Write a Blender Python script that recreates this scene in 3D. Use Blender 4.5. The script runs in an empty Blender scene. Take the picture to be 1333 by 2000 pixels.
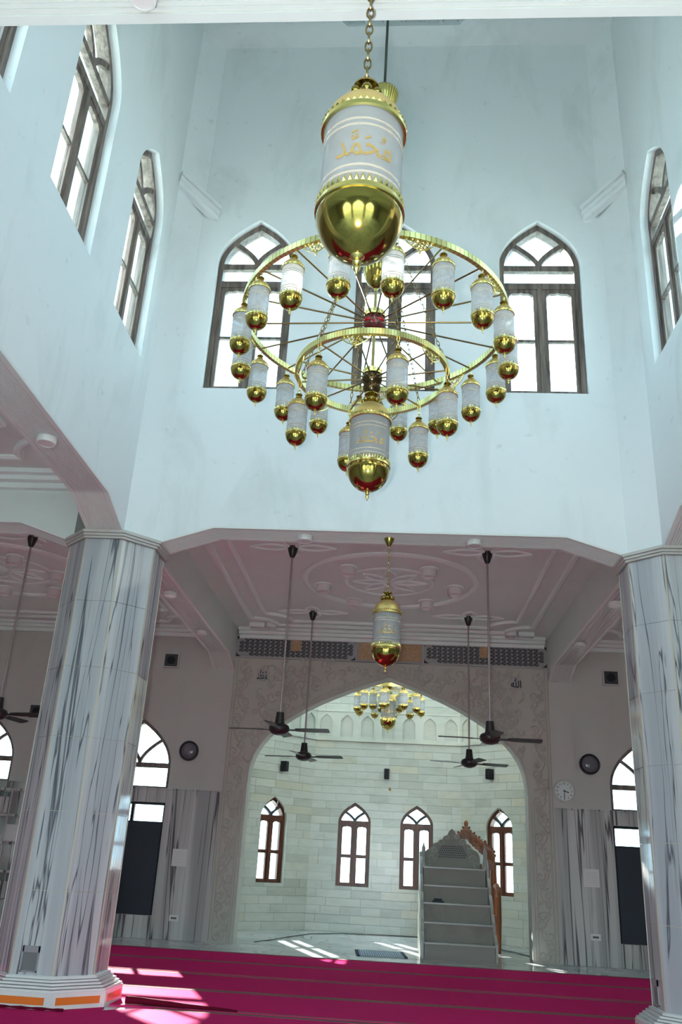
import bpy, bmesh, math, random
from mathutils import Vector, Matrix

random.seed(7)
R = math.radians
SC = bpy.context.scene
COL = SC.collection

# ------------------------------------------------------------------ camera
def setup_camera():
    p, y, r = R(22.46), R(4.39), R(-3.16)
    fwd = Vector((-math.sin(y) * math.cos(p), math.cos(y) * math.cos(p), math.sin(p)))
    right0 = Vector((math.cos(y), math.sin(y), 0))
    up0 = right0.cross(fwd)
    right = math.cos(r) * right0 - math.sin(r) * up0
    up = math.sin(r) * right0 + math.cos(r) * up0
    cd = bpy.data.cameras.new('camera')
    cd.sensor_fit = 'VERTICAL'
    cd.sensor_height = 36.0
    cd.lens = 1657.0 / 2000.0 * 36.0
    cd.clip_start = 0.05
    cd.clip_end = 500
    co = bpy.data.objects.new('camera', cd)
    COL.objects.link(co)
    m = Matrix((right, up, -fwd)).transposed().to_4x4()
    m.translation = Vector((0, 0, 1.25))
    co.matrix_world = m
    SC.camera = co
    return right, up, fwd
CAM_R, CAM_U, CAM_F = setup_camera()

# ------------------------------------------------------------------ sky, sun, flash, exposure
SKY_STRENGTH = 7.1
SUN_STRENGTH = 34.0
FLASH_POWER = 520.0
w = bpy.data.worlds.new('sky')
SC.world = w
w.use_nodes = True
bg = w.node_tree.nodes['Background']
bg.inputs[0].default_value = (0.56, 0.86, 1.0, 1)
bg.inputs[1].default_value = SKY_STRENGTH

sd = bpy.data.lights.new('sun', 'SUN')
sd.energy = SUN_STRENGTH
sd.angle = R(0.6)
sd.color = (1.0, 0.95, 0.86)
so = bpy.data.objects.new('sun', sd)
COL.objects.link(so)
so.rotation_euler = Vector((0.36, -1.0, -0.44)).to_track_quat('-Z', 'Y').to_euler()
so.location = (-8, 30, 14)

# the photographer's flash, beside the lens (camera held upright, flash to its side)
fd = bpy.data.lights.new('camera_flash', 'SPOT')
fd.energy = FLASH_POWER
fd.spot_size = R(100)
fd.spot_blend = 0.5
fd.shadow_soft_size = 0.03
fo = bpy.data.objects.new('camera_flash', fd)
COL.objects.link(fo)
fo.location = Vector((0, 0, 1.25)) - CAM_R * 0.11 + CAM_U * 0.02
fo.rotation_euler = CAM_F.to_track_quat('-Z', 'Y').to_euler()

SC.view_settings.view_transform = 'Standard'
SC.view_settings.look = 'None'
SC.view_settings.gamma = 1.0
SC.view_settings.use_curve_mapping = False
SC.view_settings.exposure = 0.0
SC.cycles.use_denoising = True
SC.cycles.max_bounces = 6
SC.cycles.diffuse_bounces = 4
SC.cycles.glossy_bounces = 4
SC.cycles.transparent_max_bounces = 8
SC.cycles.use_adaptive_sampling = True
SC.cycles.adaptive_threshold = 0.14
SC.cycles.adaptive_min_samples = 20
SC.cycles.use_light_tree = False
SC.cycles.caustics_reflective = False
SC.cycles.caustics_refractive = False
SC.cycles.sample_clamp_indirect = 6.0

# ------------------------------------------------------------------ helpers
class MB:
    def __init__(s):
        s.v = []; s.f = []; s.M = None
    def add(s, vs, fs):
        b = len(s.v)
        if s.M is not None:
            vs = [tuple(s.M @ Vector(p)) for p in vs]
        s.v += [tuple(p) for p in vs]
        s.f += [tuple(i + b for i in f) for f in fs]
        return s
    def box(s, x0, x1, y0, y1, z0, z1):
        return s.add([(x0, y0, z0), (x1, y0, z0), (x1, y1, z0), (x0, y1, z0), (x0, y0, z1), (x1, y0, z1), (x1, y1, z1), (x0, y1, z1)],
                     [(0, 3, 2, 1), (4, 5, 6, 7), (0, 1, 5, 4), (1, 2, 6, 5), (2, 3, 7, 6), (3, 0, 4, 7)])
    def prism(s, poly, a, b, plane='xz'):
        n = len(poly)
        if plane == 'xz':
            vs = [(p[0], a, p[1]) for p in poly] + [(p[0], b, p[1]) for p in poly]
        elif plane == 'xy':
            vs = [(p[0], p[1], a) for p in poly] + [(p[0], p[1], b) for p in poly]
        else:
            vs = [(a, p[0], p[1]) for p in poly] + [(b, p[0], p[1]) for p in poly]
        fs = [tuple(range(n)), tuple(range(2 * n - 1, n - 1, -1))]
        fs += [(i, i + n, (i + 1) % n + n, (i + 1) % n) for i in range(n)]
        return s.add(vs, fs)
    def ribbon(s, path, wid, y0, y1, closed=False):
        """a bar of given width following a polyline in the xz plane"""
        n = len(path); L = []; Rr = []
        for i in range(n):
            if closed:
                p, q = path[i - 1], path[(i + 1) % n]
            else:
                p, q = path[max(i - 1, 0)], path[min(i + 1, n - 1)]
            d = Vector((q[0] - p[0], q[1] - p[1]))
            if d.length < 1e-9: d = Vector((1, 0))
            d.normalize()
            nx, nz = -d.y * wid / 2, d.x * wid / 2
            L.append((path[i][0] + nx, path[i][1] + nz)); Rr.append((path[i][0] - nx, path[i][1] - nz))
        return s.strip(L, Rr, y0, y1, closed)
    def strip(s, L, Rr, y0, y1, closed=False):
        n = len(L)
        vs = [(a[0], y0, a[1]) for a in L] + [(a[0], y0, a[1]) for a in Rr] + [(a[0], y1, a[1]) for a in L] + [(a[0], y1, a[1]) for a in Rr]
        fs = []
        m = n if closed else n - 1
        for i in range(m):
            j = (i + 1) % n
            fs += [(i, j, n + j, n + i), (2 * n + i, 3 * n + i, 3 * n + j, 2 * n + j), (i, 2 * n + i, 2 * n + j, j), (n + i, n + j, 3 * n + j, 3 * n + i)]
        if not closed:
            fs += [(0, n, 3 * n, 2 * n), (n - 1, 3 * n - 1, 4 * n - 1, 2 * n - 1)]
        return s.add(vs, fs)
    def lathe(s, prof, n=24, cx=0, cy=0, cz=0, closed=False):
        vs = []; fs = []; m = len(prof)
        for k in range(n):
            a = 2 * math.pi * k / n
            for (r, z) in prof:
                vs.append((cx + r * math.cos(a), cy + r * math.sin(a), cz + z))
        mm = m if closed else m - 1
        for k in range(n):
            k2 = (k + 1) % n
            for i in range(mm):
                i2 = (i + 1) % m
                if prof[i][0] < 1e-6 and prof[i2][0] < 1e-6: continue
                if prof[i][0] < 1e-6: fs.append((k * m + i, k2 * m + i2, k * m + i2))
                elif prof[i2][0] < 1e-6: fs.append((k * m + i, k2 * m + i, k * m + i2))
                else: fs.append((k * m + i, k2 * m + i, k2 * m + i2, k * m + i2))
        return s.add(vs, fs)
    def tube(s, path, r, n=8, closed=False, rs=None):
        P = [Vector(p) for p in path]; m = len(P); vs = []; fs = []
        prev = None
        for i in range(m):
            if closed: d = P[(i + 1) % m] - P[i - 1]
            else: d = P[min(i + 1, m - 1)] - P[max(i - 1, 0)]
            if d.length < 1e-9: d = Vector((0, 0, 1))
            d.normalize()
            if prev is None:
                ref = Vector((0, 0, 1)) if abs(d.z) < 0.9 else Vector((1, 0, 0))
                u = d.cross(ref).normalized()
            else:
                u = (prev - d * prev.dot(d))
                u = u.normalized() if u.length > 1e-6 else d.orthogonal().normalized()
            prev = u
            v = d.cross(u)
            rr = rs[i] if rs else r
            for k in range(n):
                a = 2 * math.pi * k / n
                vs.append(tuple(P[i] + u * (rr * math.cos(a)) + v * (rr * math.sin(a))))
        mm = m if closed else m - 1
        for i in range(mm):
            j = (i + 1) % m
            for k in range(n):
                k2 = (k + 1) % n
                fs.append((i * n + k, i * n + k2, j * n + k2, j * n + k))
        if not closed:
            fs.append(tuple(range(n - 1, -1, -1))); fs.append(tuple((m - 1) * n + k for k in range(n)))
        return s.add(vs, fs)
    def ball(s, c, r, n=10, m=6, sz=1.0):
        prof = [(r * math.sin(math.pi * i / m), -r * sz * math.cos(math.pi * i / m)) for i in range(m + 1)]
        prof[0] = (0, -r * sz); prof[-1] = (0, r * sz)
        return s.lathe(prof, n, *c)

def mesh_of(name, mb, smooth=None):
    me = bpy.data.meshes.new(name)
    me.from_pydata(mb.v, [], mb.f)
    bm = bmesh.new(); bm.from_mesh(me)
    bmesh.ops.remove_doubles(bm, verts=bm.verts, dist=1e-5)
    bmesh.ops.recalc_face_normals(bm, faces=bm.faces)
    bm.to_mesh(me); bm.free()
    if smooth is not None:
        me.polygons.foreach_set('use_smooth', [True] * len(me.polygons))
        me.set_sharp_from_angle(angle=R(smooth))
    return me

def obj(name, mb, mat, parent=None, loc=None, rotz=0.0, smooth=None):
    me = mb if isinstance(mb, bpy.types.Mesh) else mesh_of(name, mb, smooth)
    if mat is not None and not me.materials:
        me.materials.append(mat)
    o = bpy.data.objects.new(name, me)
    COL.objects.link(o)
    if parent is not None: o.parent = parent
    if loc is not None: o.location = loc
    if rotz: o.rotation_euler = (0, 0, rotz)
    return o

def tag(o, label=None, cat=None, group=None, kind=None):
    if label: o['label'] = label
    if cat: o['category'] = cat
    if group: o['group'] = group
    if kind: o['kind'] = kind
    return o

def empty(name, loc=(0, 0, 0), rotz=0.0, parent=None):
    o = bpy.data.objects.new(name, None)
    COL.objects.link(o)
    o.empty_display_size = 0.1
    o.location = loc; o.rotation_euler = (0, 0, rotz)
    if parent is not None: o.parent = parent
    return o

def copy_tree(o, parent=None):
    c = o.copy(); COL.objects.link(c)
    c.parent = parent
    for ch in list(o.children): copy_tree(ch, c)
    return c

# ------------------------------------------------------------------ materials
def new_mat(name):
    m = bpy.data.materials.new(name); m.use_nodes = True
    nt = m.node_tree
    return m, nt, nt.nodes['Principled BSDF']

def plain(name, col, rough=0.6, metal=0.0, spec=0.5, coat=0.0):
    m, nt, b = new_mat(name)
    b.inputs['Base Color'].default_value = (*col, 1)
    b.inputs['Roughness'].default_value = rough
    b.inputs['Metallic'].default_value = metal
    b.inputs['Specular IOR Level'].default_value = spec
    b.inputs['Coat Weight'].default_value = coat
    return m

def link(nt, a, b): nt.links.new(a, b)

def ramp(nt, stops):
    r = nt.nodes.new('ShaderNodeValToRGB')
    e = r.color_ramp.elements
    e[0].position, e[0].color = stops[0][0], (*stops[0][1], 1)
    e[1].position, e[1].color = stops[-1][0], (*stops[-1][1], 1)
    for p, c in stops[1:-1]:
        n = e.new(p); n.color = (*c, 1)
    return r

def coords(nt, scale=(1, 1, 1), kind='world', rot=(0, 0, 0)):
    if kind == 'world':
        g = nt.nodes.new('ShaderNodeNewGeometry'); out = g.outputs['Position']
    else:
        g = nt.nodes.new('ShaderNodeTexCoord'); out = g.outputs['Object']
    mp = nt.nodes.new('ShaderNodeMapping')
    mp.inputs['Scale'].default_value = scale
    mp.inputs['Rotation'].default_value = rot
    link(nt, out, mp.inputs['Vector'])
    return mp.outputs['Vector']

def noise(nt, vec, scale, detail=4, rough=0.55, dist=0.0):
    n = nt.nodes.new('ShaderNodeTexNoise')
    n.inputs['Scale'].default_value = scale; n.inputs['Detail'].default_value = detail
    n.inputs['Roughness'].default_value = rough; n.inputs['Distortion'].default_value = dist
    link(nt, vec, n.inputs['Vector'])
    return n.outputs['Fac']

def mix(nt, fac, a, b, mode='MIX'):
    m = nt.nodes.new('ShaderNodeMix'); m.data_type = 'RGBA'; m.blend_type = mode
    if isinstance(fac, float): m.inputs[0].default_value = fac
    else: link(nt, fac, m.inputs[0])
    for s, x in ((6, a), (7, b)):
        if isinstance(x, tuple): m.inputs[s].default_value = (*x, 1)
        else: link(nt, x, m.inputs[s])
    return m.outputs[2]

def bump(nt, b, h, strength=0.2, dist=0.01):
    bp = nt.nodes.new('ShaderNodeBump')
    bp.inputs['Strength'].default_value = strength; bp.inputs['Distance'].default_value = dist
    link(nt, h, bp.inputs['Height']); link(nt, bp.outputs['Normal'], b.inputs['Normal'])

def plaster(name, c, stain, amount=0.5, streak=True):
    m, nt, b = new_mat(name)
    v = coords(nt, (0.9, 0.9, 0.35 if streak else 0.9))
    n1 = noise(nt, v, 1.6, 5, 0.6, 0.6)
    r = ramp(nt, [(0.52, (0, 0, 0)), (0.78, (amount, amount, amount))])
    link(nt, n1, r.inputs[0])
    col = mix(nt, r.outputs[0], c, stain)
    v2 = coords(nt)
    n2 = noise(nt, v2, 7.0, 3)
    r2 = ramp(nt, [(0.66, (0, 0, 0)), (0.76, (amount * .55,) * 3)])
    link(nt, n2, r2.inputs[0])
    col = mix(nt, r2.outputs[0], col, tuple(x * 0.72 for x in stain))
    link(nt, col, b.inputs['Base Color'])
    b.inputs['Roughness'].default_value = 0.75
    b.inputs['Specular IOR Level'].default_value = 0.25
    bump(nt, b, noise(nt, v2, 30, 3), 0.08, 0.01)
    return m

def marble(name, base, soft, dark, sx=7.0, sz=0.32, lines=0.5, rough=0.12, tilt=0.06):
    """white stone with stretched grey bands and thin dark veins running along z"""
    m, nt, b = new_mat(name)
    v = coords(nt, (sx, sx, sz), rot=(tilt, tilt * .6, 0))
    n1 = noise(nt, v, 0.55, 4, 0.6, 0.5)
    r1 = ramp(nt, [(0.42, (0, 0, 0)), (0.62, (1, 1, 1))])
    link(nt, n1, r1.inputs[0])
    col = mix(nt, r1.outputs[0], base, soft)
    n2 = noise(nt, v, 0.9, 3, 0.5, 0.9)
    r2 = ramp(nt, [(0.482, (0, 0, 0)), (0.497, (lines,) * 3), (0.503, (lines,) * 3), (0.522, (0, 0, 0))])
    link(nt, n2, r2.inputs[0])
    col = mix(nt, r2.outputs[0], col, dark)
    v3 = coords(nt, (sx * 1.4, sx * 1.4, sz * 1.3), rot=(-tilt, tilt, 0))
    n3 = noise(nt, v3, 1.3, 5, 0.65, 0.3)
    r3 = ramp(nt, [(0.63, (0, 0, 0)), (0.72, (lines * .8,) * 3)])
    link(nt, n3, r3.inputs[0])
    col = mix(nt, r3.outputs[0], col, tuple((a + d) / 2 for a, d in zip(soft, dark)))
    link(nt, col, b.inputs['Base Color'])
    b.inputs['Roughness'].default_value = rough
    return m

M = {}
M['white'] = plaster('tower plaster', (0.80, 0.83, 0.83), (0.52, 0.55, 0.52), 0.45)
M['cream'] = plaster('hall plaster', (0.55, 0.54, 0.50), (0.45, 0.44, 0.40), 0.4)
M['ceil'] = plaster('ceiling paint', (0.72, 0.78, 0.73), (0.60, 0.64, 0.60), 0.3, False)
M['mould'] = plain('moulding paint', (0.80, 0.86, 0.82), 0.6)
M['flute'] = plain('fluted soffit paint', (0.74, 0.76, 0.72), 0.6)
M['column'] = marble('column marble', (0.56, 0.58, 0.58), (0.40, 0.42, 0.44), (0.06, 0.065, 0.08), 7.5, 0.28, 0.85, 0.08)
M['joint'] = plain('joint filler', (0.55, 0.50, 0.40), 0.6)
M['dado'] = marble('dado marble', (0.62, 0.61, 0.58), (0.38, 0.37, 0.355), (0.06, 0.05, 0.055), 5.0, 0.16, 0.9, 0.14, 0.02)
M['floor'] = marble('floor marble', (0.74, 0.78, 0.80), (0.52, 0.56, 0.58), (0.25, 0.27, 0.28), 1.2, 1.2, 0.45, 0.10)
M['plinth'] = plain('plinth marble', (0.74, 0.74, 0.72), 0.18)
M['orange'] = plain('orange inlay', (0.80, 0.20, 0.03), 0.25)
M['carved'] = plaster('carved stone', (0.52, 0.50, 0.44), (0.40, 0.38, 0.33), 0.5, False)
M['minbar'] = plaster('pulpit marble', (0.31, 0.295, 0.26), (0.20, 0.19, 0.165), 0.8, False)
M['nosing'] = plain('step nosing marble', (0.40, 0.41, 0.37), 0.3)
M['grille'] = plain('dark grille', (0.10, 0.10, 0.10), 0.6)
M['frame'] = plain('plastic frame', (0.55, 0.52, 0.50), 0.5)
M['black'] = plain('black plastic', (0.010, 0.010, 0.012), 0.5, 0, .3)
M['board'] = plain('blackout board', (0.010, 0.017, 0.028), 0.45)
M['fan'] = plain('dark brown fan metal', (0.022, 0.018, 0.017), 0.35, 0.0, 0.4)
M['fanrod'] = plain('fan rod paint', (0.36, 0.30, 0.29), 0.35, 0.3)
M['paper'] = plain('paper', (0.74, 0.72, 0.70), 0.7)
M['lampwhite'] = plain('lamp diffuser', (0.72, 0.73, 0.70), 0.35)
M['lampbody'] = plain('lamp body', (0.70, 0.64, 0.62), 0.45)
M['ink'] = plain('ink', (0.02, 0.02, 0.03), 0.5)
M['clockface'] = plain('clock face', (0.72, 0.76, 0.73), 0.35)
M['clockrim'] = plain('clock rim', (0.62, 0.62, 0.55), 0.25)
M['blackrim'] = plain('black rim', (0.02, 0.02, 0.025), 0.3)
M['smoked'] = plain('smoked glass', (0.16, 0.15, 0.17), 0.12)
M['cable'] = plain('cable', (0.03, 0.03, 0.03), 0.5)
M['rope'] = plain('dark hanging rope', (0.035, 0.04, 0.03), 0.7)
M['goldp'] = plain('polished gold', (0.38, 0.275, 0.065), 0.12, 1.0)
M['gold'] = plain('stamped gold', (0.78, 0.64, 0.22), 0.26, 1.0)
M['satin'] = plain('satin gold', (0.78, 0.56, 0.20), 0.42, 0.75)
M['goldrod'] = plain('aged gold rod', (0.30, 0.22, 0.09), 0.30, 1.0)
M['garnet'] = plain('garnet glass', (0.10, 0.006, 0.006), 0.06, 0.0, 0.8, 0.5)
M['hub'] = plain('bronze hub', (0.10, 0.065, 0.03), 0.15, 0.9)
M['goldtext'] = plain('gold print', (0.70, 0.46, 0.16), 0.3, 0.6)

def make_glass():
    m = bpy.data.materials.new('window glass'); m.use_nodes = True
    nt = m.node_tree; nt.nodes.clear()
    o = nt.nodes.new('ShaderNodeOutputMaterial')
    t = nt.nodes.new('ShaderNodeBsdfTransparent'); t.inputs[0].default_value = (0.96, 0.98, 0.98, 1)
    g = nt.nodes.new('ShaderNodeBsdfGlossy'); g.inputs['Roughness'].default_value = 0.03
    mx = nt.nodes.new('ShaderNodeMixShader'); mx.inputs[0].default_value = 0.05
    link(nt, t.outputs[0], mx.inputs[1]); link(nt, g.outputs[0], mx.inputs[2]); link(nt, mx.outputs[0], o.inputs[0])
    return m
M['glass'] = make_glass()

def make_frost(name, see, crackle):
    m = bpy.data.materials.new(name); m.use_nodes = True
    nt = m.node_tree; b = nt.nodes['Principled BSDF']; o = nt.nodes['Material Output']
    v = coords(nt, (1, 1, 1), 'object')
    b.inputs['Base Color'].default_value = (0.60, 0.60, 0.585, 1) if not crackle else (0.86, 0.87, 0.87, 1)
    b.inputs['Roughness'].default_value = 0.22
    tl = nt.nodes.new('ShaderNodeBsdfTranslucent'); tl.inputs[0].default_value = (0.86, 0.88, 0.90, 1)
    tr = nt.nodes.new('ShaderNodeBsdfTransparent')
    m1 = nt.nodes.new('ShaderNodeMixShader'); m1.inputs[0].default_value = 0.60
    link(nt, b.outputs[0], m1.inputs[1]); link(nt, tl.outputs[0], m1.inputs[2])
    m2 = nt.nodes.new('ShaderNodeMixShader')
    n = noise(nt, v, 38.0 if crackle else 9.0, 3, 0.6)
    r = ramp(nt, [(0.45, (see,) * 3), (0.62, (min(1, see * 2.6),) * 3)])
    link(nt, n, r.inputs[0]); link(nt, r.outputs[0], m2.inputs[0])
    link(nt, m1.outputs[0], m2.inputs[1]); link(nt, tr.outputs[0], m2.inputs[2])
    link(nt, m2.outputs[0], o.inputs[0])
    if crackle: bump(nt, b, n, 0.5, 0.01)
    return m
M['frost'] = make_frost('frosted lantern glass', 0.04, False)
M['etched'] = make_frost('etched lantern glass', 0.10, True)
M['clearband'] = plain('clear etched band', (0.50, 0.43, 0.34), 0.15, 0.0, 0.5)

def make_wood(name, c1, c2, rough=0.4):
    m, nt, b = new_mat(name)
    v = coords(nt, (9, 9, 0.7))
    n = noise(nt, v, 2.0, 5, 0.6, 0.7)
    r = ramp(nt, [(0.35, c1), (0.68, c2)])
    link(nt, n, r.inputs[0]); link(nt, r.outputs[0], b.inputs['Base Color'])
    b.inputs['Roughness'].default_value = rough
    return m
M['oldwood'] = make_wood('weathered window wood', (0.075, 0.058, 0.048), (0.24, 0.19, 0.16), 0.55)
M['redwood'] = make_wood('red brown window wood', (0.060, 0.016, 0.008), (0.16, 0.048, 0.022), 0.35)
M['carvedwood'] = make_wood('carved orange wood', (0.16, 0.04, 0.010), (0.36, 0.11, 0.025), 0.35)

def make_tile():
    m, nt, b = new_mat('apse wall marble')
    oi = nt.nodes.new('ShaderNodeObjectInfo')
    r = ramp(nt, [(0.0, (0.52, 0.54, 0.48)), (0.3, (0.61, 0.63, 0.57)), (0.80, (0.66, 0.67, 0.61)), (0.95, (0.64, 0.62, 0.51)), (1.0, (0.47, 0.49, 0.44))])
    link(nt, oi.outputs['Random'], r.inputs[0])
    v = coords(nt, (1.2, 1.2, 3.0))
    n = noise(nt, v, 2.2, 4, 0.6, 0.8)
    r2 = ramp(nt, [(0.45, (1, 1, 1)), (0.75, (0.86, 0.88, 0.85))])
    link(nt, n, r2.inputs[0])
    col = mix(nt, 1.0, r.outputs[0], r2.outputs[0], 'MULTIPLY')
    link(nt, col, b.inputs['Base Color'])
    b.inputs['Roughness'].default_value = 0.22
    return m
M['tile'] = make_tile()
M['grout'] = plain('apse grout', (0.40, 0.42, 0.36), 0.8)

def make_carpet():
    m, nt, b = new_mat('magenta carpet')
    v = coords(nt)
    n = noise(nt, v, 130, 2)
    r = ramp(nt, [(0.3, (0.58, 0.022, 0.150)), (0.7, (0.72, 0.032, 0.205))])
    link(nt, n, r.inputs[0])
    n2 = noise(nt, v, 0.9, 3)
    col = mix(nt, n2, r.outputs[0], (0.64, 0.024, 0.150))
    link(nt, col, b.inputs['Base Color'])
    b.inputs['Roughness'].default_value = 0.95
    b.inputs['Specular IOR Level'].default_value = 0.0
    bump(nt, b, n, 0.3, 0.003)
    gl = nt.nodes.new('ShaderNodeBsdfGlossy'); gl.inputs['Roughness'].default_value = 0.55
    mx = nt.nodes.new('ShaderNodeMixShader'); mx.inputs[0].default_value = 0.015
    link(nt, b.outputs[0], mx.inputs[1]); link(nt, gl.outputs[0], mx.inputs[2])
    link(nt, mx.outputs[0], nt.nodes['Material Output'].inputs[0])
    return m
M['carpet'] = make_carpet()
M['stripe'] = plain('olive carpet stripe', (0.24, 0.12, 0.11), 0.95, 0, 0.1)
M['maroon'] = plain('carpet underside', (0.12, 0.004, 0.02), 0.95, 0, 0.1)

def make_rug():
    m, nt, b = new_mat('blue prayer rug')
    v = coords(nt, (1, 1, 1), 'object')
    wv = nt.nodes.new('ShaderNodeTexWave'); wv.inputs['Scale'].default_value = 9; wv.inputs['Distortion'].default_value = 4
    wv.inputs['Detail'].default_value = 3
    link(nt, v, wv.inputs['Vector'])
    r = ramp(nt, [(0.25, (0.10, 0.20, 0.40)), (0.5, (0.36, 0.48, 0.58)), (0.8, (0.66, 0.72, 0.72))])
    link(nt, wv.outputs['Fac'], r.inputs[0]); link(nt, r.outputs[0], b.inputs['Base Color'])
    b.inputs['Roughness'].default_value = 0.95
    return m
M['rug'] = make_rug()
M['rugnavy'] = plain('navy rug border', (0.012, 0.02, 0.07), 0.95)
M['rugpale'] = plain('pale rug border', (0.36, 0.42, 0.44), 0.95)

def make_medal():
    m, nt, b = new_mat('name medallion print')
    v = coords(nt, (1, 1, 1), 'object')
    n = noise(nt, v, 55, 2)
    r = ramp(nt, [(0.50, (0.035, 0.035, 0.042)), (0.60, (0.30, 0.28, 0.27))])
    link(nt, n, r.inputs[0]); link(nt, r.outputs[0], b.inputs['Base Color'])
    b.inputs['Roughness'].default_value = 0.5
    return m
M['medal'] = make_medal()
def make_goldprint():
    m, nt, b = new_mat('gold script print')
    v = coords(nt, (1, 1, 1), 'object')
    n = noise(nt, v, 22, 4, 0.6, 2.5)
    r = ramp(nt, [(0.44, (0.42, 0.20, 0.06)), (0.50, (0.62, 0.50, 0.36)), (0.56, (0.40, 0.19, 0.06))])
    link(nt, n, r.inputs[0]); link(nt, r.outputs[0], b.inputs['Base Color'])
    b.inputs['Roughness'].default_value = 0.5
    return m
M['goldprint'] = make_goldprint()
M['printboard'] = plain('print board', (0.36, 0.34, 0.33), 0.5)

def make_ground():
    m, nt, b = new_mat('pale dusty ground')
    n = noise(nt, coords(nt), 0.4, 5)
    r = ramp(nt, [(0.3, (0.46, 0.44, 0.40)), (0.7, (0.60, 0.58, 0.54))])
    link(nt, n, r.inputs[0]); link(nt, r.outputs[0], b.inputs['Base Color'])
    b.inputs['Roughness'].default_value = 0.9
    return m
M['ground'] = make_ground()

# ------------------------------------------------------------------ dimensions
CX = -0.135                       # axis of the building
XL, XR = -2.845, 2.575            # tower inner faces
YB, YF = 8.27, 2.45
BW = 0.38                         # beam / wall width, also the column face
AP = BW * (1 + math.sqrt(2)) / 2  # column apothem
CLX, CRX = XL - BW / 2, XR + BW / 2
CBY, CFY = YB + BW / 2, YF - BW / 2
ZCAP, ZB, ZC, ZT = 4.275, 4.48, 5.0, 12.0
YW = 14.7                         # qibla wall
HX0, HX1, HY0 = -8.9, 8.63, -3.9  # hall extents

def arch_f(t, p=2.13): return 1 - t ** p
def arch_pts(wd, spring, apex, n=9, p=2.13, x0=0.0):
    L = []
    for i in range(n + 1):
        t = i / n
        L.append((x0 - wd * arch_f(t, p), spring + (apex - spring) * t))
    return L + [(2 * x0 - x, z) for x, z in L[-2::-1]]

class Op:
    def __init__(s, u, w, sill, spring, apex=None, p=2.13, n=9):
        s.u, s.w, s.sill, s.spring, s.apex = u, w, sill, spring, apex if apex else spring
        s.pts = arch_pts(w, spring, s.apex, n, p, u) if s.apex > spring + 1e-6 else [(u - w, spring), (u + w, spring)]
    def hi(s, u):
        P = s.pts
        for a, b in zip(P, P[1:]):
            if a[0] - 1e-9 <= u <= b[0] + 1e-9 and b[0] - a[0] > 1e-9:
                return a[1] + (b[1] - a[1]) * (u - a[0]) / (b[0] - a[0])
        return s.spring

def wall_mb(u0, u1, z0, z1, t, ops, d0=0.0, mb=None):
    mb = mb or MB()
    us = {u0, u1}
    for o in ops:
        us |= {round(p[0], 6) for p in o.pts} | {o.u - o.w, o.u + o.w}
    us = sorted(x for x in us if u0 - 1e-9 <= x <= u1 + 1e-9)
    us = [x for i, x in enumerate(us) if i == 0 or x - us[i - 1] > 1e-5]
    for a, b in zip(us, us[1:]):
        mid = (a + b) / 2
        gaps = sorted([o for o in ops if o.u - o.w < mid < o.u + o.w], key=lambda o: o.sill)
        lo = (z0, z0)
        segs = []
        for g in gaps:
            segs.append((lo, (g.sill, g.sill))); lo = (g.hi(a), g.hi(b))
        segs.append((lo, (z1, z1)))
        for (la, lb), (ha, hb) in segs:
            if ha - la < 1e-6 and hb - lb < 1e-6: continue
            for d in (d0, d0 + t):
                mb.add([(a, d, la), (b, d, lb), (b, d, hb), (a, d, ha)], [(0, 1, 2, 3)])
    for o in ops:
        P = o.pts
        for a, b in zip(P, P[1:]):
            mb.add([(a[0], d0, a[1]), (b[0], d0, b[1]), (b[0], d0 + t, b[1]), (a[0], d0 + t, a[1])], [(0, 1, 2, 3)])
        for x in (o.u - o.w, o.u + o.w):
            mb.add([(x, d0, o.sill), (x, d0 + t, o.sill), (x, d0 + t, o.spring), (x, d0, o.spring)], [(0, 1, 2, 3)])
        if o.sill > z0 + 1e-6:
            mb.add([(o.u - o.w, d0, o.sill), (o.u + o.w, d0, o.sill), (o.u + o.w, d0 + t, o.sill), (o.u - o.w, d0 + t, o.sill)], [(0, 1, 2, 3)])
    mb.add([(u0, d0, z1), (u1, d0, z1), (u1, d0 + t, z1), (u0, d0 + t, z1)], [(0, 1, 2, 3)])
    for x in (u0, u1):
        mb.add([(x, d0, z0), (x, d0 + t, z0), (x, d0 + t, z1), (x, d0, z1)], [(0, 1, 2, 3)])
    mb.add([(u0, d0, z0), (u1, d0, z0), (u1, d0 + t, z0), (u0, d0 + t, z0)], [(0, 1, 2, 3)]) if not any(o.sill <= z0 + 1e-6 for o in ops) else None
    return mb

class Frame2:
    """local wall frame: u along, d outward, z up"""
    def __init__(s, origin, rot): s.o, s.r = Vector((*origin, 0)), rot
    def at(s, u, d, z):
        c, n = math.cos(s.r), math.sin(s.r)
        return Vector((s.o.x + u * c - d * n, s.o.y + u * n + d * c, z))

def portal(fr, op, d):
    h = (op.apex - op.sill)
    ld = bpy.data.lights.new('daylight_portal', 'AREA')
    ld.shape = 'RECTANGLE'; ld.size = op.w * 2; ld.size_y = h
    ld.cycles.is_portal = True
    lo = bpy.data.objects.new('daylight_portal', ld); COL.objects.link(lo)
    lo.location = fr.at(op.u, d, op.sill + h / 2)
    inward = Vector((math.sin(fr.r), -math.cos(fr.r), 0))
    lo.rotation_euler = inward.to_track_quat('-Z', 'Z').to_euler()

NWIN = [0]
def window_name():
    NWIN[0] += 1
    return 'window_%d' % NWIN[0]

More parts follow.
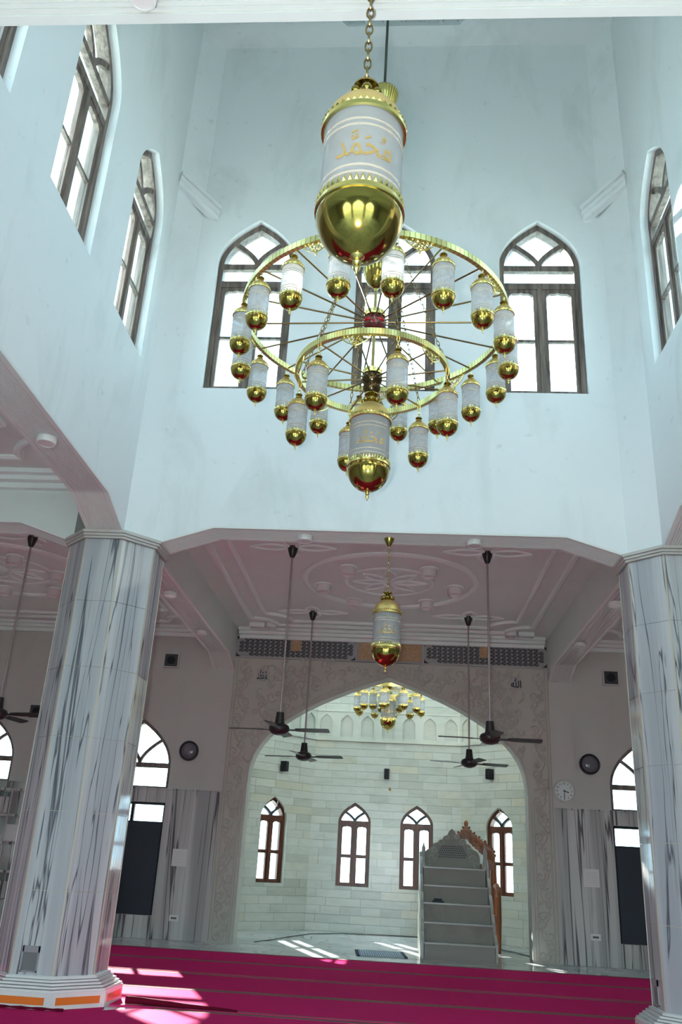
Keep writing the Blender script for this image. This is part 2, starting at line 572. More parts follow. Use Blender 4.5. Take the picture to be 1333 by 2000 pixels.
# ------------------------------------------------------------------ windows
def sash_part(parent, x0, x1, z0, zm, z1, mat, y0, y1, fw=0.05, barw=0.03):
    """one casement leaf: stiles, rails, a middle bar and a scalloped head; two panes"""
    mb = MB()
    mb.box(x0, x0 + fw, y0, y1, z0, z1); mb.box(x1 - fw, x1, y0, y1, z0, z1)
    mb.box(x0 + fw, x1 - fw, y0, y1, z0, z0 + fw)
    mb.box(x0 + fw, x1 - fw, y0 + .004, y1 - .004, zm - barw / 2, zm + barw / 2)
    ix0, ix1 = x0 + fw, x1 - fw; iw = ix1 - ix0; xc = (ix0 + ix1) / 2
    top = z1 - fw; drop = min(0.045, iw * .2)
    low = []
    for i in range(13):
        f = i / 12
        if f < .22: z = top - drop * (1 - math.sin(f / .22 * math.pi / 2))
        elif f > .78: z = top - drop * (1 - math.sin((1 - f) / .22 * math.pi / 2))
        else: z = top - 0.006 + 0.012 * max(0, 1 - abs(f - .5) / .14)
        low.append((ix0 + iw * f, z))
    up = [(p[0], z1) for p in low]
    mb.strip(up, low, y0, y1)
    s = obj('sash', mb, mat, parent)
    ym = (y0 + y1) / 2
    for a, b in ((z0 + fw, zm - barw / 2), (zm + barw / 2, top + .006)):
        obj('pane', MB().box(ix0, ix1, ym - .002, ym + .002, a, b), M['glass'], s)
    return s

def make_window(w, sill, spring, apex, mat, strip=True, depth=0.12, casement=True):
    """pointed window, local origin at the middle of the sill (x along wall, y outward)"""
    root = empty('window_0')
    H = apex - sill; S = spring - sill
    fw = 0.062 if strip else 0.052
    y0, y1 = depth, depth + 0.12
    outer = [(-w, 0)] + arch_pts(w, S, H) + [(w, 0)]
    inner = [(-w + fw, fw * .6)] + arch_pts(w - fw, S, H - fw * 1.35) + [(w - fw, fw * .6)]
    fr = MB(); fr.strip(outer, inner, y0, y1, False); fr.box(-w, w, y0, y1, 0, fw * .6)
    obj('frame', fr, mat, root)
    g0, g1 = y0 + .02, y0 + .07
    wi = w - fw
    zs = S + 0.0
    # transom at the spring
    obj('transom', MB().box(-wi, wi, g0 - .012, g1, zs - .035, zs + .045), mat, root)
    # Y tracery : two arms curving from the middle to the arch
    hi_in = H - fw * 1.35
    tr = MB()
    ends = []
    for sgn in (-1, 1):
        path = []
        for i in range(8):
            t = i / 7
            zz = zs + .03 + (hi_in - zs - .03) * 0.60 * t
            path.append((sgn * (wi * 0.69) * (t ** 1.7), zz))
        tr.ribbon(path, 0.062 if strip else .05, g0, g1)
        ends.append(path)
    obj('tracery', tr, mat, root)
    # panes of the head
    ym = (g0 + g1) / 2
    for sgn in (-1, 1):
        arm = ends[0 if sgn < 0 else 1]
        tz = arm[-1][1]
        side = []
        for i in range(8):
            t = i / 7 * (tz - S) / (hi_in - S)
            side.append((sgn * wi * arch_f(t), S + (hi_in - S) * t))
        poly = side + arm[::-1]
        obj('pane', MB().prism(poly, ym - .002, ym + .002), M['glass'], root)
    topP = []
    t0 = (ends[0][-1][1] - S) / (hi_in - S)
    for i in range(5):
        t = t0 + (1 - t0) * i / 4
        topP.append((-wi * arch_f(t), S + (hi_in - S) * t))
    poly = ends[0][::-1][:-1] + [ends[0][0]] + ends[1][1:] + [(-x, z) for x, z in topP[:-1]] + topP[::-1][0:4]
    obj('pane', MB().prism(poly, ym - .002, ym + .002), M['glass'], root)
    ztop = zs - .035
    if strip:
        zlow = ztop - 0.175
        obj('pane', MB().box(-wi, wi, ym - .002, ym + .002, zlow, ztop), M['glass'], root)
        obj('transom', MB().box(-wi, wi, g0 - .012, g1, zlow - .085, zlow), mat, root)
        ztop = zlow - .085
    if casement:
        zb = fw * .6
        obj('mullion', MB().box(-.028, .028, g0 - .02, g1, zb, ztop), mat, root)
        zm = zb + (ztop - zb) * (0.50 if strip else 0.47)
        sash_part(root, -wi, -.028, zb, zm, ztop, mat, g0, g1 - .005, .05 if strip else .036, .034 if strip else .065)
        sash_part(root, .028, wi, zb, zm, ztop, mat, g0, g1 - .005, .05 if strip else .036, .034 if strip else .065)
    return root

def put_window(proto, used, fr, op, label, group, kindname='window'):
    root = proto if not used[0] else copy_tree(proto)
    used[0] = True
    root.name = window_name()
    root.location = fr.at(op.u, 0, op.sill)
    root.rotation_euler = (0, 0, fr.r)
    tag(root, label, kindname, group, 'structure')
    return root

# ------------------------------------------------------------------ outdoors
tag(obj('ground', MB().box(-150, 150, -150, 150, -0.5, -0.3), M['ground']), 'pale dusty ground outside the prayer hall', 'ground', None, 'structure')

# ------------------------------------------------------------------ floor
tag(obj('floor', MB().box(HX0 - .3, HX1 + .3, HY0 - .3, 20.0, -0.3, 0.0), M['floor']), 'polished white veined marble floor under the carpet', 'floor', None, 'structure')

# ------------------------------------------------------------------ tower walls
TW, TSILL, TSPR, TAPX = 0.475, 6.165, 7.93, 8.58
tower_win = make_window(TW, TSILL, TSPR, TAPX, M['oldwood'], True, .085)
used_t = [False]
Z0T = 4.9
yw = [7.19, 5.53, 3.80]
tw_defs = [
    ('wall_back_tower', (XL, YB), 0.0, XR - XL, [1.01, 2.71, 4.41], 'back', ['beside the corner on the side of the louvred lantern chain', '', '']),
]
def tower_wall(name, label, origin, rot, length, us, labels):
    fr = Frame2(origin, rot)
    ops = [Op(u, TW, TSILL, TSPR, TAPX) for u in us]
    o = obj(name, wall_mb(-BW, length + BW, Z0T, ZT + .3, BW, ops), M['white'], None, fr.at(0, 0, 0), rot)
    tag(o, label, 'wall', None, 'structure')
    for op, lb in zip(ops, labels):
        put_window(tower_win, used_t, fr, op, lb, 'pointed clerestory windows of the white tower')
        portal(fr, op, BW + .02)
W5 = XR - XL
tower_wall('wall_back_tower', 'tall white plaster wall above the back beam with three pointed windows', (XL, YB), 0, W5, [W5 / 2 - 1.70, W5 / 2, W5 / 2 + 1.70],
           ['leftmost pointed window in the white wall behind the big chandelier', 'middle pointed window behind the hub of the big chandelier', 'rightmost pointed window in the white wall behind the big chandelier'])
tower_wall('wall_left_tower', 'tall white plaster wall on the left above a fluted beam', (XL, YF), R(90), YB - YF, [y - YF for y in yw[::-1]],
           ['weathered window cut off at the top left corner of the picture', 'largest weathered wooden window high in the left white wall', 'narrow looking weathered window next to the left back corner'])
tower_wall('wall_right_tower', 'tall white plaster wall on the right above a fluted beam', (XR, YB), R(-90), YB - YF, [YB - y for y in yw],
           ['weathered window high in the right white wall at the picture edge', 'middle clerestory window of the right tower wall', 'clerestory window of the right tower wall nearest the camera'])
tower_wall('wall_front_tower', 'white tower wall above the near beam overhead', (XR, YF), R(180), W5, [W5 / 2 - 1.70, W5 / 2, W5 / 2 + 1.70],
           ['clerestory window over the near beam, towards the right wall', 'clerestory window over the middle of the near beam', 'clerestory window over the near beam, towards the left wall'])

# chamfered corners with a moulded bracket
ch = BW * math.sqrt(2) / 2
corner_lab = {(-1, 1): 'white chamfered corner above the left marble column', (1, 1): 'white chamfered corner above the right marble column',
              (-1, -1): 'white chamfered corner above the near left column', (1, -1): 'white chamfered corner above the near right column'}
for sx, sy in ((-1, 1), (1, 1), (-1, -1), (1, -1)):
    x = XL if sx < 0 else XR
    y = YB if sy > 0 else YF
    A = (x, y - sy * ch); B = (x - sx * ch, y); Cc = (x + sx * .05, y + sy * .05)
    A2 = (x + sx * .05, y - sy * ch); B2 = (x - sx * ch, y + sy * .05)
    o = obj('wall_corner', MB().prism([A, B, B2, Cc, A2], ZCAP, ZT, 'xy'), M['white'])
    tag(o, corner_lab[(sx, sy)], 'wall', None, 'structure')
    if sy > 0:
        mb = MB()
        a = Vector((x - sx * .0, y - sy * (ch + .02), 9.03)); b = Vector((x - sx * .46, y + .0, 8.73))
        n = Vector((-sx, -sy, 0)).normalized()
        for k, (dz, out, hh) in enumerate([(0, .07, .05), (-.07, .045, .07), (-.14, .02, .07)]):
            vs = []
            for p in (a, b):
                for (oo, zz) in ((-.06, hh / 2), (out, hh / 2), (out, -hh / 2), (-.06, -hh / 2)):
                    vs.append(tuple(p + n * oo + Vector((0, 0, dz + zz))))
            mb.add(vs, [(0, 1, 2, 3), (4, 7, 6, 5), (0, 4, 5, 1), (1, 5, 6, 2), (2, 6, 7, 3), (3, 7, 4, 0)])
        obj('bracket_moulding', mb, M['white'], o)

# tower ceiling with a twelve sided drum and dome
cy0 = (YB + YF) / 2
def ngon(n, ap, cx, cy, off=0.5):
    r = ap / math.cos(math.pi / n)
    return [(cx + r * math.cos(2 * math.pi * (k + off) / n), cy + r * math.sin(2 * math.pi * (k + off) / n)) for k in range(n)]
ZR = 11.58
DY, DX, DS = 2.66, 2.50, .76
octd = [(DS, DY), (-DS, DY), (-DX, DS), (-DX, -DS), (-DS, -DY), (DS, -DY), (DX, -DS), (DX, DS)]
def octp(k, e=0.0): return [(CX + x * k + (e if x > 0 else -e), cy0 + y * k + (e if y > 0 else -e)) for x, y in octd]
inn = octp(1.0)
ox, oy = (XR - XL) / 2 + .1, (YB - YF) / 2 + .1
outp = [(CX + DS, cy0 + oy), (CX - DS, cy0 + oy), (CX - ox, cy0 + oy), (CX - ox, cy0 + DS), (CX - ox, cy0 - DS), (CX - ox, cy0 - oy), (CX - DS, cy0 - oy), (CX + DS, cy0 - oy), (CX + ox, cy0 - oy), (CX + ox, cy0 - DS), (CX + ox, cy0 + DS), (CX + ox, cy0 + oy)]
pairs = [([0, 1], [1, 0]), ([1, 2], [3, 2, 1]), ([2, 3], [4, 3]), ([3, 4], [6, 5, 4]), ([4, 5], [7, 6]), ([5, 6], [9, 8, 7]), ([6, 7], [10, 9]), ([7, 0], [0, 11, 10])]
mb = MB()
for iv, ov in pairs:
    poly = [inn[i] for i in iv] + [outp[i] for i in ov]
    mb.prism(poly, ZR, ZR + .3, 'xy')
ceil_t = tag(obj('ceiling_tower', mb, M['white']), 'white tower ceiling around the dome opening', 'ceiling', None, 'structure')
drum = MB()
for (za, ka), (zb2, kb) in zip([(ZR - .01, .985), (ZR + 1.3, .985), (ZR + 1.9, .92), (ZR + 2.5, .70), (ZR + 2.9, .40)], [(ZR + 1.3, .985), (ZR + 1.9, .92), (ZR + 2.5, .70), (ZR + 2.9, .40), (ZR + 3.05, .02)]):
    A, B = octp(ka), octp(kb)
    for i in range(8):
        j = (i + 1) % 8
        drum.add([(*A[i], za), (*A[j], za), (*B[j], zb2), (*B[i], zb2)], [(0, 1, 2, 3)])
obj('dome', drum, M['white'], ceil_t)
rim = MB(); P0, P1 = octp(.970), octp(1.03)
for i in range(8):
    j = (i + 1) % 8
    rim.prism([P0[i], P0[j], P1[j], P1[i]], ZR - .035, ZR + .03, 'xy')
obj('dome_rim', rim, M['white'], ceil_t)
P0 = octp(.980)
for i in range(8):
    p, q2 = Vector(P0[i]), Vector(P0[(i + 1) % 8])
    nseg = max(3, round((q2 - p).length / .27))
    for k in range(nseg):
        a2, b2 = p.lerp(q2, k / nseg), p.lerp(q2, (k + 1) / nseg)
        ob = MB().tube([(a2.x, a2.y, ZR), (a2.x, a2.y, ZR + 1.2)], .035, 5)
        obj('drum_rib', ob, M['white'], ceil_t, smooth=40)
        pts = []
        for t in range(9):
            f = t / 8; m2 = a2.lerp(b2, f)
            pts.append((m2.x, m2.y, ZR + .62 - .16 * math.sin(math.pi * f)))
        obj('drum_swag', MB().tube(pts, .028, 5), M['white'], ceil_t, smooth=50)

# ------------------------------------------------------------------ aisle ceilings
def ceil(name, label, x0, x1, y0, y1):
    return tag(obj(name, MB().box(x0, x1, y0, y1, ZC, ZC + .25), M['ceil']), label, 'ceiling', None, 'structure')
ceil_b = ceil('ceiling_back', 'low pinkish ceiling over the aisle before the arch', HX0 - .3, HX1 + .3, YB + .02, YW + .3)
ceil_l = ceil('ceiling_left', 'low pinkish ceiling over the left aisle', HX0 - .3, XL - .02, YF - .02, YB + .02)
ceil_r = ceil('ceiling_right', 'low pinkish ceiling over the right aisle', XR + .02, HX1 + .3, YF - .02, YB + .02)
ceil_f = ceil('ceiling_front', 'low ceiling over the front aisle around the camera', HX0 - .3, HX1 + .3, HY0 - .3, YF - .02)

def mould_path(path, wdt=.07, h=.035, z=ZC, closed=False, mb=None):
    """raised moulding on a ceiling, following a polyline in plan"""
    mb = mb or MB()
    n = len(path)
    prof = [(-wdt / 2, 0), (-wdt / 2, -h * .5), (-wdt * .2, -h), (wdt * .2, -h), (wdt / 2, -h * .5), (wdt / 2, 0)]
    vs = []; m = len(prof)
    for i in range(n):
        if closed: p, q = path[i - 1], path[(i + 1) % n]
        else: p, q = path[max(i - 1, 0)], path[min(i + 1, n - 1)]
        d = Vector((q[0] - p[0], q[1] - p[1])); d.normalize()
        for (o, zz) in prof:
            vs.append((path[i][0] - d.y * o, path[i][1] + d.x * o, z + zz))
    fs = []
    for i in range(n if closed else n - 1):
        j = (i + 1) % n
        for k in range(m - 1):
            fs.append((i * m + k, i * m + k + 1, j * m + k + 1, j * m + k))
    if not closed:
        fs += [tuple(range(m)), tuple((n - 1) * m + k for k in range(m - 1, -1, -1))]
    return mb.add(vs, fs)

def circle(cx, cy, r, n=48): return [(cx + r * math.cos(2 * math.pi * k / n), cy + r * math.sin(2 * math.pi * k / n)) for k in range(n)]

def leaf_path(cx, cy, ang, L, wd, n=10):
    pts = []
    for i in range(n + 1):
        t = i / n; pts.append((L * t, wd * math.sin(math.pi * t)))
    for i in range(n - 1, 0, -1):
        t = i / n; pts.append((L * t, -wd * math.sin(math.pi * t)))
    c, s = math.cos(ang), math.sin(ang)
    return [(cx + x * c - y * s, cy + x * s + y * c) for x, y in pts]

def bay_decor(ceil_o, cx, cy, hx, hy, fans):
    obj('ring_moulding', mould_path(circle(cx, cy, 1.22), .09, .04, closed=True), M['mould'], ceil_o, smooth=40)
    mb = MB()
    mould_path(circle(cx, cy, .62), .05, .02, closed=True, mb=mb)
    for k in range(8):
        mould_path(leaf_path(cx, cy, k * math.pi / 4, .52, .09), .03, .02, closed=True, mb=mb)
    obj('rosette', mb, M['mould'], ceil_o, smooth=40)
    for (fx, fy) in fans:
        mb = MB()
        for k, L in ((0, .55), (1, .32), (2, .55), (3, .32)):
            mould_path(leaf_path(fx, fy, k * math.pi / 2, L, .10), .035, .022, closed=True, mb=mb)
        obj('fan_rosette', mb, M['mould'], ceil_o, smooth=40)
    # double frame with scalloped corners
    for d, wd in ((0.0, .10), (.30, .07)):
        ax, ay = hx - d, hy - d
        c = .42
        mb = MB()
        for sx, sy in ((1, 1), (-1, 1), (-1, -1), (1, -1)):
            pass
        pts = []
        for (sx, sy, a0) in ((1, -1, 90), (1, 1, 180), (-1, 1, 270), (-1, -1, 0)):
            ccx, ccy = cx + sx * ax, cy + sy * ay
            arc = []
            for i in range(9):
                a = R(a0 + 90 * (1 - i / 8)) if True else 0
                arc.append((ccx + c * math.cos(a), ccy + c * math.sin(a)))
            if (sx, sy) in ((1, -1), (1, 1), (-1, 1), (-1, -1)):
                pts += arc
        obj('frame_moulding', mould_path(pts, wd, .04, closed=True, mb=mb), M['mould'], ceil_o, smooth=30)

AC = (CX, 11.62)
FANS = [(-1.385, 10.27), (1.108, 10.27), (-1.385, 13.30), (1.118, 13.30)]
bay_decor(ceil_b, AC[0], AC[1], 2.36, 2.55, FANS)
LBX = -5.75
bay_decor(ceil_b, LBX, AC[1], 2.2, 2.55, [(-4.81, 10.15)])
RBX = 2 * CX - LBX
bay_decor(ceil_b, RBX, AC[1], 2.2, 2.55, [])
bay_decor(ceil_l, LBX, cy0, 2.2, 2.4, [])
bay_decor(ceil_r, RBX, cy0, 2.2, 2.4, [])
# carved end pieces of the inner frame near the arch wall
for sx in (-1, 1):
    mb = MB()
    x = CX + sx * 2.42
    for (a, b, c_, d_) in ((0, .26, .0, .16), (.30, .46, -.02, .18)):
        mb.box(min(x - sx * a, x - sx * b), max(x - sx * a, x - sx * b), 14.1 + c_, 14.1 + d_, ZC - .07, ZC)
    obj('corner_ornament', mb, M['mould'], ceil_b)
# stepped cornices along the walls
def cornice(ceil_o, x0, x1, y, sgn, name='cornice'):
    mb = MB()
    for k, (dz, dy) in enumerate(((.05, .24), (.10, .16), (.16, .07))):
        a, b = sorted((y, y + sgn * dy))
        mb.box(x0, x1, a, b, ZC - dz, ZC - (0 if k == 0 else (.05, .10)[k - 1]))
    obj(name, mb, M['mould'], ceil_o)
cornice(ceil_b, XL + .05, XR - .05, YW - .05, -1)
cornice(ceil_b, HX0, CLX - BW / 2, YW, -1)
cornice(ceil_b, CRX + BW / 2, HX1, YW, -1)
cornice(ceil_l, HX0, CLX - BW / 2, CBY - BW / 2, -1)
cornice(ceil_r, CRX + BW / 2, HX1, CBY - BW / 2, -1)

# ------------------------------------------------------------------ beams
def beam(label, p0, p1, h0=True, h1=True, ztop=ZC, mat='white', white_side=None):
    p0 = Vector(p0); p1 = Vector(p1)
    d = p1 - p0; L = d.length; rot = math.atan2(d.y, d.x)
    bot = [(0, ZCAP), (.62, ZB)] if h0 else [(0, ZB)]
    bot += [(L - .62, ZB), (L, ZCAP)] if h1 else [(L, ZB)]
    body = MB()
    for a, b in zip(bot, bot[1:]):
        body.prism([a, b, (b[0], ztop), (a[0], ztop)], -BW / 2, BW / 2)
    o = obj('ceiling_beam', body, M[mat], None, (p0.x, p0.y, 0), rot)
    tag(o, label, 'beam', None, 'structure')
    fl = MB()
    def run(ya, yb, dz0, dz1):
        for a, b in zip(bot, bot[1:]):
            fl.add([(a[0], ya, a[1] - dz0), (b[0], ya, b[1] - dz0), (b[0], yb, b[1] - dz0), (a[0], yb, a[1] - dz0),
                    (a[0], ya, a[1] - dz1), (b[0], ya, b[1] - dz1), (b[0], yb, b[1] - dz1), (a[0], yb, a[1] - dz1)],
                   [(0, 1, 2, 3), (4, 7, 6, 5), (0, 4, 5, 1), (1, 5, 6, 2), (2, 6, 7, 3), (3, 7, 4, 0)])
    run(-BW / 2 + .001, BW / 2 - .001, -.002, .006)
    run(-BW / 2 + .001, -BW / 2 + .045, .006, .020); run(BW / 2 - .045, BW / 2 - .001, .006, .020)
    nf = 11
    for k in range(nf):
        yc = -BW / 2 + .065 + (BW - .13) * k / (nf - 1)
        run(yc - .006, yc + .006, .006, .018)
    obj('fluting', fl, M['flute'], o)
    return o
e = .02
beam('fluted beam under the white wall between the two marble columns', (CLX + AP - e, CBY), (CRX - AP + e, CBY), True, True, 4.9)
beam('fluted beam under the left white wall, running toward the camera', (CLX, CBY - AP + e), (CLX, CFY + AP - e), True, True, 4.9)
beam('fluted beam under the right white wall', (CRX, CFY + AP - e), (CRX, CBY - AP + e), True, True, 4.9)
beam('fluted beam crossing the top of the picture overhead', (CLX + AP - e, CFY), (CRX - AP + e, CFY), True, True, 4.9)
beam('beam from the left marble column back to the arch wall', (CLX, CBY + AP - e), (CLX, YW + .02), True, True, ZC, 'ceil')
beam('beam from the right marble column back to the arch wall', (CRX, CBY + AP - e), (CRX, YW + .02), True, True, ZC, 'ceil')
beam('beam leaving the left marble column toward the left side wall', (HX0 - .02, CBY), (CLX - AP + e, CBY), True, True, ZC, 'ceil')
beam('beam leaving the right marble column toward the right side wall', (CRX + AP - e, CBY), (HX1 + .02, CBY), True, True, ZC, 'ceil')
beam('beam leaving the near left column toward the left side wall', (HX0 - .02, CFY), (CLX - AP + e, CFY), True, True, ZC, 'ceil')
beam('beam leaving the near right column toward the right side wall', (CRX + AP - e, CFY), (HX1 + .02, CFY), True, True, ZC, 'ceil')
beam('beam from the near left column to the front wall', (CLX, HY0 - .02), (CLX, CFY - AP + e), True, True, ZC, 'ceil')
beam('beam from the near right column to the front wall', (CRX, HY0 - .02), (CRX, CFY - AP + e), True, True, ZC, 'ceil')

# ------------------------------------------------------------------ columns
def octo(ap): return ngon(8, ap, 0, 0, 0.5)
def make_column():
    root = empty('marble_column')
    core = MB().prism(octo(AP - .012), .02, ZCAP, 'xy')
    obj('core', core, M['joint'], root)
    z0, z1, rows = .235, 4.205, 6
    hh = (z1 - z0) / rows
    slab = MB().box(-BW / 2 + .004, BW / 2 - .004, -.02, 0, .002, hh - .002)
    bmx = mesh_of('slab', slab); bmx.materials.append(M['column'])
    for k in range(8):
        a = k * math.pi / 4
        for r in range(rows):
            s = obj('slab', bmx, None, root, ((AP) * math.cos(a), (AP) * math.sin(a), z0 + r * hh), a - math.pi / 2)
            s.location = (AP * math.cos(a), AP * math.sin(a), z0 + r * hh)
            s.rotation_euler = (0, 0, a - math.pi / 2)
    bead = mesh_of('corner_bead', MB().box(-.008, .008, -.005, .005, z0, z1)); bead.materials.append(M['joint'])
    for (x, y) in octo(AP - .002):
        obj('corner_bead', bead, None, root, (x, y, 0), math.atan2(y, x) + math.pi / 2)
    cap = MB()
    for (za, zb_, ex) in ((4.20, 4.222, .03), (4.226, 4.25, .045), (4.254, 4.285, .06)):
        cap.prism(octo(AP + ex), za, zb_, 'xy')
    cap.prism(octo(AP + .02), 4.2, 4.28, 'xy')
    obj('capital', cap, M['cream'], root)
    bs = MB()
    for i in range(5):
        bs.prism(octo(AP + .135 - .026 * i), .135 + .021 * i, .135 + .021 * (i + 1) - .004, 'xy')
    bs.prism(octo(AP + .01), .13, .24, 'xy')
    obj('base_moulding', bs, M['plinth'], root)
    pl = MB().prism(octo(AP + .145), 0, .135, 'xy')
    obj('plinth', pl, M['plinth'], root)
    wf = 2 * (AP + .145) * math.tan(math.pi / 8)
    inl = mesh_of('inlay', MB().box(-wf * .40, wf * .40, -.004, .004, -.028, .028)); inl.materials.append(M['orange'])
    for k in range(8):
        a = k * math.pi / 4
        obj('inlay', inl, None, root, ((AP + .145) * math.cos(a), (AP + .145) * math.sin(a), .072), a - math.pi / 2)
    return root
col0 = make_column()
cols = [((CLX, CBY), 'octagonal marble column on the left with orange inlaid plinth'), ((CRX, CBY), 'octagonal marble column cut by the right picture edge'),
        ((CLX, CFY), 'octagonal marble column near the camera on the left'), ((CRX, CFY), 'octagonal marble column near the camera on the right')]
for i, ((x, y), lb) in enumerate(cols):
    c = col0 if i == 0 else copy_tree(col0)
    c.location = (x, y, 0)
    tag(c, lb, 'column', 'octagonal marble columns', 'structure')

# socket boxes low on the column faces
def socket_box(x, y, z, ang, wdt, hgt, label):
    r = empty('socket_box', (x, y, z), ang)
    f = MB(); f.box(-wdt / 2, wdt / 2, -.012, 0, hgt - .05, hgt); f.box(-wdt / 2, wdt / 2, -.012, 0, 0, .012)
    f.box(-wdt / 2, -wdt / 2 + .012, -.012, 0, 0, hgt); f.box(wdt / 2 - .012, wdt / 2, -.012, 0, 0, hgt)
    obj('frame', f, plain('grey box frame', (0.30, 0.30, 0.31), 0.4), r)
    obj('cover', MB().box(-wdt / 2 + .01, wdt / 2 - .01, -.006, .0, .01, hgt - .03), plain('grey box cover', (0.17, 0.18, 0.18), 0.35), r)
    tag(r, label, 'socket box', 'grey socket boxes on the columns')
socket_box(CLX - .03, CBY - AP, .262, 0, .15, .20, 'grey socket box on the front face of the left column')
socket_box(CRX - AP, CBY + .03, .262, R(-90), .15, .20, 'grey socket box low on the side of the right column')

# ------------------------------------------------------------------ qibla wall
wb = Frame2((0, YW), 0)
arch_op = Op(CX, 2.31, 0.0, 2.38, 4.25, 2.5, 16)
HWX = [CX - 4.205, CX + 4.205, CX - 6.95, CX + 6.95]
up_ops = [Op(x, .56, 2.255, 2.62, 3.385) for x in HWX]
low_ops = [Op(x, .56, .33, 2.03) for x in HWX]
wall_back = tag(obj('wall_back', wall_mb(HX0 - .3, HX1 + .3, 0, ZC + .1, .30, [arch_op] + up_ops + low_ops), M['cream'], None, (0, YW, 0)),
                'pinkish plaster wall around the great arch', 'wall', None, 'structure')
for o in up_ops + low_ops: portal(wb, o, .33)
lun = make_window(.56, 2.255, 2.62, 3.385, M['oldwood'], False, .05, False)
# shorten: lunette needs a pane under its transom
for z0_, z1_ in ((.03, .33),):
    obj('pane', MB().box(-.5, .5, .094, .098, z0_, z1_), M['glass'], lun)
used_l = [False]
lab_up = ['arched lunette window half hidden by the left marble column', 'arched lunette window half hidden by the right marble column',
          'arched lunette window at the far left picture edge', 'arched lunette window beyond the right column']
for o, lb in zip(up_ops, lab_up): put_window(lun, used_l, wb, o, lb, 'lunette windows of the arch wall')
lowr = empty('window_0')
mb = MB(); mb.box(-.56, -.52, .05, .12, 0, 1.70); mb.box(.52, .56, .05, .12, 0, 1.70); mb.box(-.52, .52, .05, .12, 1.66, 1.70); mb.box(-.52, .52, .05, .12, 0, .04)
mb.box(-.52, .52, .05, .12, 1.36, 1.40); mb.box(-.025, .025, .05, .12, 1.40, 1.66)
obj('frame', mb, M['black'], lowr)
for x0_, x1_ in ((-.52, -.025), (.025, .52)):
    obj('pane', MB().box(x0_, x1_, .084, .088, 1.40, 1.66), M['glass'], lowr)
obj('blackout_board', MB().box(-.52, .52, .03, .05, .0, 1.38), M['board'], lowr)
used_w = [False]
lab_lo = ['lower window with a dark blue blackout board behind the left column', 'lower window with a black blackout board beside the right column',
          'lower boarded window at the far left of the arch wall', 'lower boarded window beyond the right column']
for o, lb in zip(low_ops, lab_lo): put_window(lowr, used_w, wb, o, lb, 'boarded lower windows of the arch wall')

# marble dado slabs
def dado_run(x0, x1, z0, z1, wd):
    x = x0
    k = 0
    while x < x1 - 1e-4:
        x2 = min(x1, x + wd)
        if x1 - x2 < wd * .3: x2 = x1
        obj('dado_slab', MB().box(x + .002, x2 - .002, YW - .035 - .003 * (k % 2), YW, z0 + .002, z1 - .002), M['dado'], wall_back, (0, -YW, 0))
        x = x2; k += 1
ZD = 2.235
gaps = sorted([(x - .56, x + .56) for x in HWX])
AX0, AX1 = CX - 2.74, CX + 2.74
edges = [(HX0, gaps[0][0]), (gaps[0][1], gaps[1][0]), (gaps[1][1], AX0), (AX1, gaps[2][0]), (gaps[2][1], gaps[3][0]), (gaps[3][1], HX1)]
for a, b in edges: dado_run(a, b, 0, ZD, .46)
for a, b in gaps:
    dado_run(a, b, 0, .33, .28); dado_run(a, b, 2.03, ZD, .60)
obj('dado_cap', MB().box(HX0, AX0, YW - .05, YW, ZD, ZD + .02), M['dado'], wall_back, (0, -YW, 0))
obj('dado_cap', MB().box(AX1, HX1, YW - .05, YW, ZD, ZD + .02), M['dado'], wall_back, (0, -YW, 0))
# pilasters receiving the beams
for x, in ((CLX,), (CRX,)):
    mb = MB().box(x - BW / 2, x + BW / 2, YW - .06, YW, ZD + .02, ZCAP + .02)
    obj('pilaster', mb, M['cream'], wall_back, (0, -YW, 0))

# ------------------------------------------------------------------ carved surround of the great arch
YS = YW - .055
sur = tag(obj('arch_surround', wall_mb(AX0, AX1, 0, 4.50, .055, [Op(CX, 2.31, 0, 2.38, 4.25, 2.5, 16)]), M['carved'], None, (0, YS, 0)),
          'carved grey brown stone surround of the great pointed arch', 'arch surround', None, 'structure')
# relief : border ribs, vine in the jambs, scrolls in the spandrels
rel = MB()
def scroll(cx, cz, r, turns, a0, hand, thick):
    pts = []
    nn = int(10 * turns) + 4
    for i in range(nn + 1):
        t = i / nn
        rr = r * (1 - .85 * t)
        a = a0 + hand * t * turns * 2 * math.pi
        pts.append((cx + rr * math.cos(a), -.004, cz + rr * math.sin(a)))
    rel.tube(pts, thick, 4, rs=[thick * (1.1 - .6 * i / nn) for i in range(nn + 1)])
def leafpad(cx, cz, a, L, wd):
    c, s = math.cos(a), math.sin(a)
    P = [(0, 0), (.35, .5), (.7, .42), (1, 0), (.7, -.42), (.35, -.5)]
    base = [(cx + (x * L) * c - (y * wd) * s, cz + (x * L) * s + (y * wd) * c) for x, y in P]
    ctr = (cx + .5 * L * c, cz + .5 * L * s)
    vs = [(x, 0.0, z) for x, z in base] + [(ctr[0], -.028, ctr[1])]
    rel.add(vs, [(i, (i + 1) % 6, 6) for i in range(6)])
rnd = random.Random(3)
